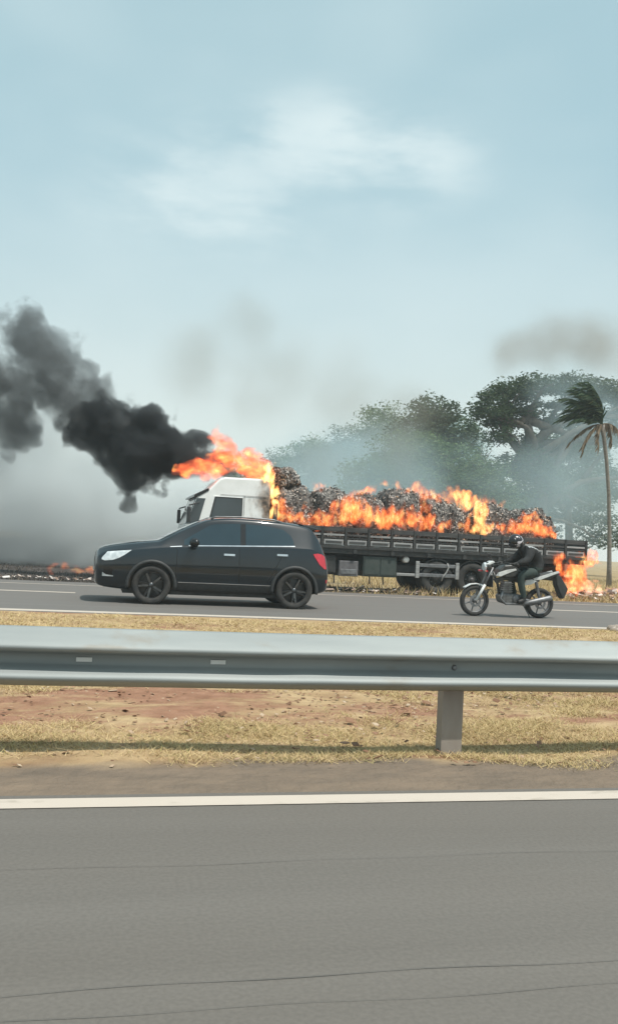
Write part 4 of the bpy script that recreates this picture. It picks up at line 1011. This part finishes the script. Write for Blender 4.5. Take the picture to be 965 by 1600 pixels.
# ---------------------------------------------------------------- debris strewn round the truck
def debris(name, label, n, cx, cy_, sx, sy, seed, smin, smax, hump=0.0):
    r = np.random.default_rng(seed); mb = MB()
    for _ in range(n):
        x, y = cx + r.normal(0, sx), cy_ + r.normal(0, sy)
        if abs(y - cy_) > 1.9 * sy: continue
        s = r.uniform(smin, smax) * (2 if r.random() < .06 else 1)
        h = hump * math.exp(-((x-cx)/sx)**2 - ((y-cy_)/sy)**2) * r.random()
        a = r.random() * 6.28; t = r.uniform(-.5, .5); u = np.array((math.cos(a), math.sin(a), t * .6)) * s; w = np.array((-math.sin(a), math.cos(a), r.uniform(-.6, .6))) * s * r.uniform(.3, .9)
        p = np.array((x, y, .02 + h + abs(u[2]) + abs(w[2]))); q = p + (0, 0, s * .18)
        mb.add([p-u-w, p+u-w, p+u+w, p-u+w, q-u*.8-w*.8, q+u*.8-w*.9, q+u*.9+w*.7, q-u*.7+w*.8], [(0,3,2,1),(4,5,6,7),(0,1,5,4),(1,2,6,5),(2,3,7,6),(3,0,4,7)])
    o = mb.build(name, M['debris']); tag(o, label, 'debris', kind='stuff'); return o
debris('debris', 'pale ash and broken scraps heaped behind the truck tail', 900, 16.2, 25.7, 2.2, .75, 71, .02, .11, .30)
debris('debris', 'reddish scraps and ash fallen on the verge under the truck', 320, 8.2, 24.9, 1.5, .5, 72, .015, .07, .05)
cl_o = debris('clod', 'small clods and pebbles scattered over the median soil', 2600, 2.2, 6.7, 2.6, 1.0, 74, .004, .018)
cl_o.data.materials[0] = blade_mat('soil_clod', [(0, (0.16, 0.085, 0.05)), (0.6, (0.32, 0.19, 0.12)), (1, (0.46, 0.36, 0.26))]); cl_o['category'] = 'soil'
debris('debris', 'reddish ash line along the burnt field left of the SUV', 160, -1.0, 24.6, 1.6, .35, 73, .015, .05, .03)

# ---------------------------------------------------------------- flames and smoke
def vol_thing(name, label, cat, blobs, mode, P, group=None, kind=None, grow=1.12):
    """blobs = (x, y, z, r) in metres; the mesh hugs their union, the volume shader carries the same shape with turbulence"""
    b = np.array(blobs, float); org = Vector((b[:, 0].mean(), b[:, 1].mean(), max(0.0, (b[:, 2] - b[:, 3]).min())))
    bm = bmesh.new()
    for x, y, z, r in blobs:
        g = bmesh.ops.create_icosphere(bm, subdivisions=3, radius=r * grow + P.get('warp', 0) * P.get('hull', .45))
        bmesh.ops.translate(bm, verts=g['verts'], vec=(x - org.x, y - org.y, z - org.z))
    me = bpy.data.meshes.new(name); bm.to_mesh(me); bm.free()
    o = mesh_obj('tmp_vol', me, None, None, org)
    rm = o.modifiers.new('r', 'REMESH'); rm.mode = 'VOXEL'; rm.voxel_size = max(.03, float(np.median(b[:, 3])) * .22); rm.use_smooth_shade = True
    m = bpy.data.materials.new(name + '_volume'); m.use_nodes = True; nt = m.node_tree; nt.nodes.clear()
    out = nt.nodes.new('ShaderNodeOutputMaterial'); t = nt.nodes.new('ShaderNodeTexCoord')
    def nz(vec, scale, detail, st=(1, 1, 1), col=False, rough=.55):
        mp = nt.nodes.new('ShaderNodeMapping'); mp.inputs['Scale'].default_value = st; mp.inputs['Location'].default_value = (org.x * .7, org.y, org.z + P.get('seed', 0))
        n = nt.nodes.new('ShaderNodeTexNoise'); n.inputs['Scale'].default_value = scale; n.inputs['Detail'].default_value = detail; n.inputs['Roughness'].default_value = rough
        L(nt, vec, mp.inputs[0]); L(nt, mp.outputs[0], n.inputs['Vector']); return n.outputs[1 if col else 0]
    def vm(op, a, bb):
        n = nt.nodes.new('ShaderNodeVectorMath'); n.operation = op
        for i, v in enumerate((a, bb)):
            if isinstance(v, (tuple, Vector)): n.inputs[i].default_value = tuple(v)
            elif isinstance(v, (int, float)): n.inputs['Scale'].default_value = v
            else: L(nt, v, n.inputs[i])
        return n.outputs['Value'] if op == 'DISTANCE' else n.outputs[0]
    pos = t.outputs['Object']; st = P.get('stretch', (1, 1, 1))
    if P.get('warp'):
        wv = vm('SUBTRACT', nz(pos, P['wscale'], 1, st, True), (.5, .5, .5)); sc = nt.nodes.new('ShaderNodeVectorMath'); sc.operation = 'SCALE'; sc.inputs['Scale'].default_value = P['warp'] * 2
        L(nt, wv, sc.inputs[0]); pw = vm('ADD', pos, sc.outputs[0])
    else: pw = pos
    fld = None
    for x, y, z, r in blobs:
        q = mth(nt, 'MULTIPLY_ADD', vm('DISTANCE', pw, (x - org.x, y - org.y, z - org.z)), -1.0 / r, 1.0)
        fld = q if fld is None else mth(nt, 'SMOOTH_MAX', fld, q, P.get('blend', .12))
    fb = nz(pos, P['nscale'], P.get('detail', 4), st, False, P.get('rough', .6))
    f2 = mth(nt, 'ADD', fld, mth(nt, 'MULTIPLY_ADD', fb, P['namp'], -.5 * P['namp'] + P.get('bias', 0)))
    # never reaches the hull: fade towards the edge of the blobs
    d = mth(nt, 'MULTIPLY', smooth(nt, f2, P.get('lo', .05), P.get('hi', .45)), smooth(nt, fld, -.02, P.get('fade', .12)))
    pv = nt.nodes.new('ShaderNodeVolumePrincipled'); pv.inputs['Color'].default_value = (*P['color'], 1); pv.inputs['Anisotropy'].default_value = P.get('g', 0)
    L(nt, mth(nt, 'MULTIPLY', d, P['density']), pv.inputs['Density'])
    if mode == 'flame':
        fine = nz(pos, P['nscale'] * 1.9, 4, st, False, .65)
        heat = mth(nt, 'ADD', mth(nt, 'MULTIPLY_ADD', fine, 2.6, -.95 + P.get('hot', 0.0)), mth(nt, 'MULTIPLY', fld, .45))
        L(nt, ramp(nt, heat, P.get('ramp', [(0.10, (0.42, 0.035, 0.012)), (0.40, (0.95, 0.13, 0.028)), (0.65, (1.0, 0.25, 0.05)), (0.90, (1.0, 0.64, 0.22))])), pv.inputs['Emission Color'])
        es = nt.nodes.new('ShaderNodeMapRange'); es.inputs[1].default_value = .1; es.inputs[2].default_value = 1.0; es.inputs[3].default_value = .45; es.inputs[4].default_value = 2.0
        L(nt, heat, es.inputs[0])
        L(nt, mth(nt, 'MULTIPLY', mth(nt, 'MULTIPLY', d, es.outputs[0]), P['emit']), pv.inputs['Emission Strength'])
    L(nt, pv.outputs[0], out.inputs['Volume'])
    m.cycles.volume_step_rate = P.get('step', .5) if hasattr(m, 'cycles') else 1
    o = baked(o, name, m); tag(o, label, cat, group, kind); return o

FL = dict(color=(.30, .12, .06), density=3.0, emit=4.2, nscale=4.8, namp=4.4, warp=.30, wscale=3.0, stretch=(1, 1, .5), lo=.10, hi=.70, detail=5, step=.5, rough=.62)
def flame(label, blobs, **kw):
    P = dict(FL); P.update(kw); return vol_thing('flame', label, 'flame', blobs, 'flame', P, 'flames on the burning truck')
flame('large red and yellow flame streaming forward over the white cab roof',
      [(4.45,25.0,3.25,.36),(4.15,25.0,3.42,.40),(3.80,25.1,3.46,.42),(3.45,25.1,3.58,.44),(3.20,25.1,3.85,.36),(3.10,25.1,4.12,.24),(3.05,25.0,3.30,.36),(2.65,25.0,3.22,.32),(2.30,25.0,3.16,.26),(2.02,25.0,3.14,.17),(2.75,24.9,2.95,.20),(3.95,25.0,3.75,.22)],
      seed=1, stretch=(.6, 1, .9), nscale=2.6, bias=.12, ramp=[(0.10, (0.35, 0.035, 0.018)), (0.45, (0.90, 0.12, 0.040)), (0.75, (1.0, 0.24, 0.06)), (1.0, (1.0, 0.55, 0.15))])
flame('upright yellow flame in the gap between cab and bales', [(4.55,24.5,3.05,.26),(4.60,24.5,2.70,.24),(4.66,24.5,2.35,.22),(4.66,24.5,2.02,.22),(4.52,24.45,3.32,.20),(4.42,24.45,2.85,.16)], seed=2, hot=.35, emit=6)
flame('thin low flame along the foot of the first two bales', [(4.95,24.46,2.02,.24),(5.25,24.46,2.02,.26),(5.55,24.46,2.06,.26),(5.9,24.46,2.02,.24),(6.2,24.46,2.06,.26),(5.0,24.46,2.35,.18)], seed=3, stretch=(.8,1,.7), nscale=5.5, emit=3.4, bias=-.06)
flame('broad orange flame licking up the third bale', [(6.5,24.48,2.05,.30),(6.65,24.48,2.10,.34),(6.85,24.48,2.38,.36),(7.15,24.48,2.20,.38),(7.45,24.48,2.18,.38),(7.10,24.48,2.50,.26),(7.75,24.48,2.12,.34),(6.5,24.48,2.40,.26)], seed=4, bias=-.08)
flame('low orange flame under the domed and sloping bales', [(8.05,24.47,2.05,.30),(8.35,24.47,2.12,.32),(8.65,24.47,2.14,.32),(8.95,24.47,2.12,.30),(9.25,24.47,2.04,.26),(8.1,24.47,2.40,.24),(8.75,24.47,2.45,.20),(9.6,24.47,1.98,.20)], seed=5, bias=-.05)
flame('thin flame at the foot of the slumped bale', [(9.7,24.44,1.98,.18),(10.0,24.44,2.02,.20),(10.3,24.46,2.02,.22),(10.5,24.48,2.10,.22)], seed=15, bias=-.1, emit=3.2)
flame('wispy flame running up between the domed and sloping bales', [(9.15,24.7,2.5,.24),(9.25,24.8,2.8,.24),(9.05,24.9,3.02,.20),(9.5,24.8,2.86,.18)], seed=16, emit=2.6, density=1.6)
flame('bright orange flame rising in the gap before the last two bales', [(10.72,24.55,2.02,.24),(10.80,24.55,2.32,.27),(10.88,24.6,2.60,.24),(10.55,24.9,2.78,.26),(10.35,25.0,2.95,.22),(11.05,24.5,2.05,.22),(10.95,24.9,2.85,.20)], seed=6, hot=.25)
flame('faint smoky flame curling over the slumped bale', [(10.0,25.3,2.75,.30),(10.4,25.3,2.95,.34),(10.8,25.2,2.85,.30),(11.3,25.2,2.80,.26),(11.75,25.1,2.70,.22)], seed=7, emit=1.6, density=1.0)
flame('orange flame wrapping the rounded bale at the tail end', [(11.55,24.52,2.0,.22),(11.95,24.5,2.05,.26),(12.3,24.5,2.12,.28),(12.6,24.5,2.08,.27),(12.9,24.5,2.02,.22),(12.35,24.5,2.40,.22),(12.75,24.5,2.38,.18),(13.2,24.5,1.93,.14)], seed=8, bias=.12)
flame('small pale flame on top of the second bale', [(6.0,25.1,2.90,.18),(6.2,25.1,3.0,.14),(6.4,25.1,2.92,.12)], seed=9, emit=2.0, density=1.0)
flame('small flame running along the top of the domed bale', [(7.35,25.1,2.85,.20),(7.6,25.0,2.98,.18),(7.95,24.9,3.08,.16),(8.4,24.85,3.06,.14),(8.7,24.8,2.98,.13)], seed=10, emit=2.6, density=1.4)
flame('orange flame under the overhanging truck tail', [(13.45,24.4,1.02,.24),(13.75,24.4,.90,.28),(14.1,24.4,.98,.28),(14.4,24.4,1.15,.24),(14.5,24.4,1.38,.18),(13.8,24.4,.60,.22),(14.05,24.4,.42,.20),(13.3,24.3,1.2,.22),(14.2,24.3,1.25,.28),(13.75,24.3,.3,.20),(14.0,24.25,.8,.34)], seed=11, emit=4.5, bias=.2)
flame('long low flame blown along the ground behind the truck tail', [(14.2,24.9,.42,.22),(14.6,24.9,.42,.20),(15.0,24.9,.38,.20),(15.4,24.9,.34,.20),(15.8,24.9,.32,.20),(16.2,24.9,.30,.18),(16.6,24.9,.28,.16)], seed=12, stretch=(.4, 1, 1), emit=4.0, ramp=[(0.05, (0.85, 0.22, 0.12)), (0.4, (1.0, 0.40, 0.22)), (0.9, (1.0, 0.66, 0.40))])
vol_thing('flame', 'small red flame in the burnt field left of the SUV', 'flame', [(-.9,27.6,.22,.22),(-.55,27.6,.20,.20),(-.2,27.6,.18,.18),(-1.3,27.6,.16,.15)], 'flame', dict(FL, emit=1.1, density=.6, seed=13, stretch=(.6, 1, 1)))

SM = dict(color=(.075, .082, .088), density=4.2, bias=.16, nscale=1.35, namp=3.8, warp=.85, wscale=1.1, lo=.05, hi=.42, detail=7, step=.35, blend=.15, rough=.64)
vol_thing('smoke_plume', 'dense black smoke billowing from the flame above the cab', 'smoke',
   [(3.05,25.9,3.55,.50),(2.65,26.0,3.58,.66),(2.30,26.1,3.62,.80),(1.85,26.3,3.80,.92),(1.30,26.5,4.00,1.10),(.75,26.5,3.85,1.15),(.95,26.6,3.05,.80),(.10,26.5,4.35,1.02)],
   'smoke', SM, None, 'stuff', 1.1)
vol_thing('smoke_plume', 'greyer end of the smoke plume rolling away at upper left', 'smoke',
   [(.05,26.7,4.45,.92),(-.62,26.7,4.85,.98),(-1.22,26.8,5.50,1.04),(-1.79,26.8,6.15,1.08),(-2.25,26.8,6.95,.86),(-2.61,26.7,5.40,1.02),(-3.4,26.7,5.2,1.2),(-4.3,26.7,5.9,1.4),(-2.6,27.2,4.3,.9)],
   'smoke', dict(SM, color=(.19, .205, .21), density=1.9, hi=.6, seed=4), None, 'stuff', 1.1)
vol_thing('ground_smoke', 'pale grey smoke drifting low over the burnt field left of the cab', 'smoke',
   [(-7,38,.2,5.4),(-1,38,.2,5.2),(4,38,.2,4.6),(-5.5,37,1.8,4.2),(-1.5,36,2.2,3.8),(2.0,36,1.8,3.4),(4.6,37,1.3,2.6),(-3.5,38,4.8,3.6),(.2,37,3.6,3.0),(-8,38,4.4,4.4)],
   'smoke', dict(color=(.88, .93, .93), density=.55, nscale=.30, namp=2.2, warp=1.0, hull=1.0, fade=.25, wscale=.25, lo=.0, hi=.7, detail=4, step=.7, blend=.3), None, 'stuff')
vol_thing('blue_smoke', 'thin bluish smoke hanging between the truck and the tree line', 'smoke',
   [(6.5,40,1.6,4.2),(10.5,40,2.8,5.0),(14.5,41,3.0,5.0),(18.5,41,3.4,4.8),(22.5,42,4.0,4.6),(27,44,6.5,4.6),(31,44,8.0,4.6),(24.5,44,9.0,4.0),(16,62,5,7.5),(24,64,6,8.0)],
   'smoke', dict(color=(.68, .86, .93), density=.14, nscale=.20, namp=1.7, warp=1.2, hull=1.0, fade=.4, wscale=.2, lo=.0, hi=.9, detail=3, step=.7, blend=.3), None, 'stuff')
vol_thing('brown_smoke', 'faint brownish smoke cloud above the spreading tree', 'smoke',
   [(21.5,46,12.6,2.3),(24.0,46,13.4,2.9),(27.0,46,13.4,3.2),(30.5,46,12.8,3.2),(34,46,12.4,3.2)],
   'smoke', dict(color=(.44, .38, .31), density=.24, nscale=.33, namp=2.4, warp=1.2, hull=1.1, fade=.75, wscale=.3, lo=.0, hi=.95, detail=5, step=.7, blend=.35), None, 'stuff')
vol_thing('drifting_smoke', 'faint grey-brown smoke veil high above the truck', 'smoke',
   [(4.5,44,9.8,3.4),(8.0,44,9.4,3.8),(11.6,44,8.6,3.8),(14.8,43,7.6,3.2),(12.5,40,5.6,2.6),(10.0,38,4.6,2.2),(6.5,44,12.4,2.8)],
   'smoke', dict(color=(.46, .44, .38), density=.14, nscale=.25, namp=2.2, warp=1.4, hull=1.1, fade=.75, wscale=.22, lo=.0, hi=1.0, detail=4, step=.7, blend=.35), None, 'stuff')

# ---------------------------------------------------------------- haze
hz = MB().box(-160, 200, -40, 230, -1.5, 20.5).build('haze', None)
hm = bpy.data.materials.new('haze_volume'); hm.use_nodes = True; nt = hm.node_tree; nt.nodes.clear()
pv = nt.nodes.new('ShaderNodeVolumePrincipled'); pv.inputs['Color'].default_value = (.78, .90, .95, 1); pv.inputs['Density'].default_value = .0011
ho = nt.nodes.new('ShaderNodeOutputMaterial'); nt.links.new(pv.outputs[0], ho.inputs['Volume'])
hz.data.materials.append(hm); tag(hz, 'smoky haze in the air over the road and trees', 'haze', kind='stuff')
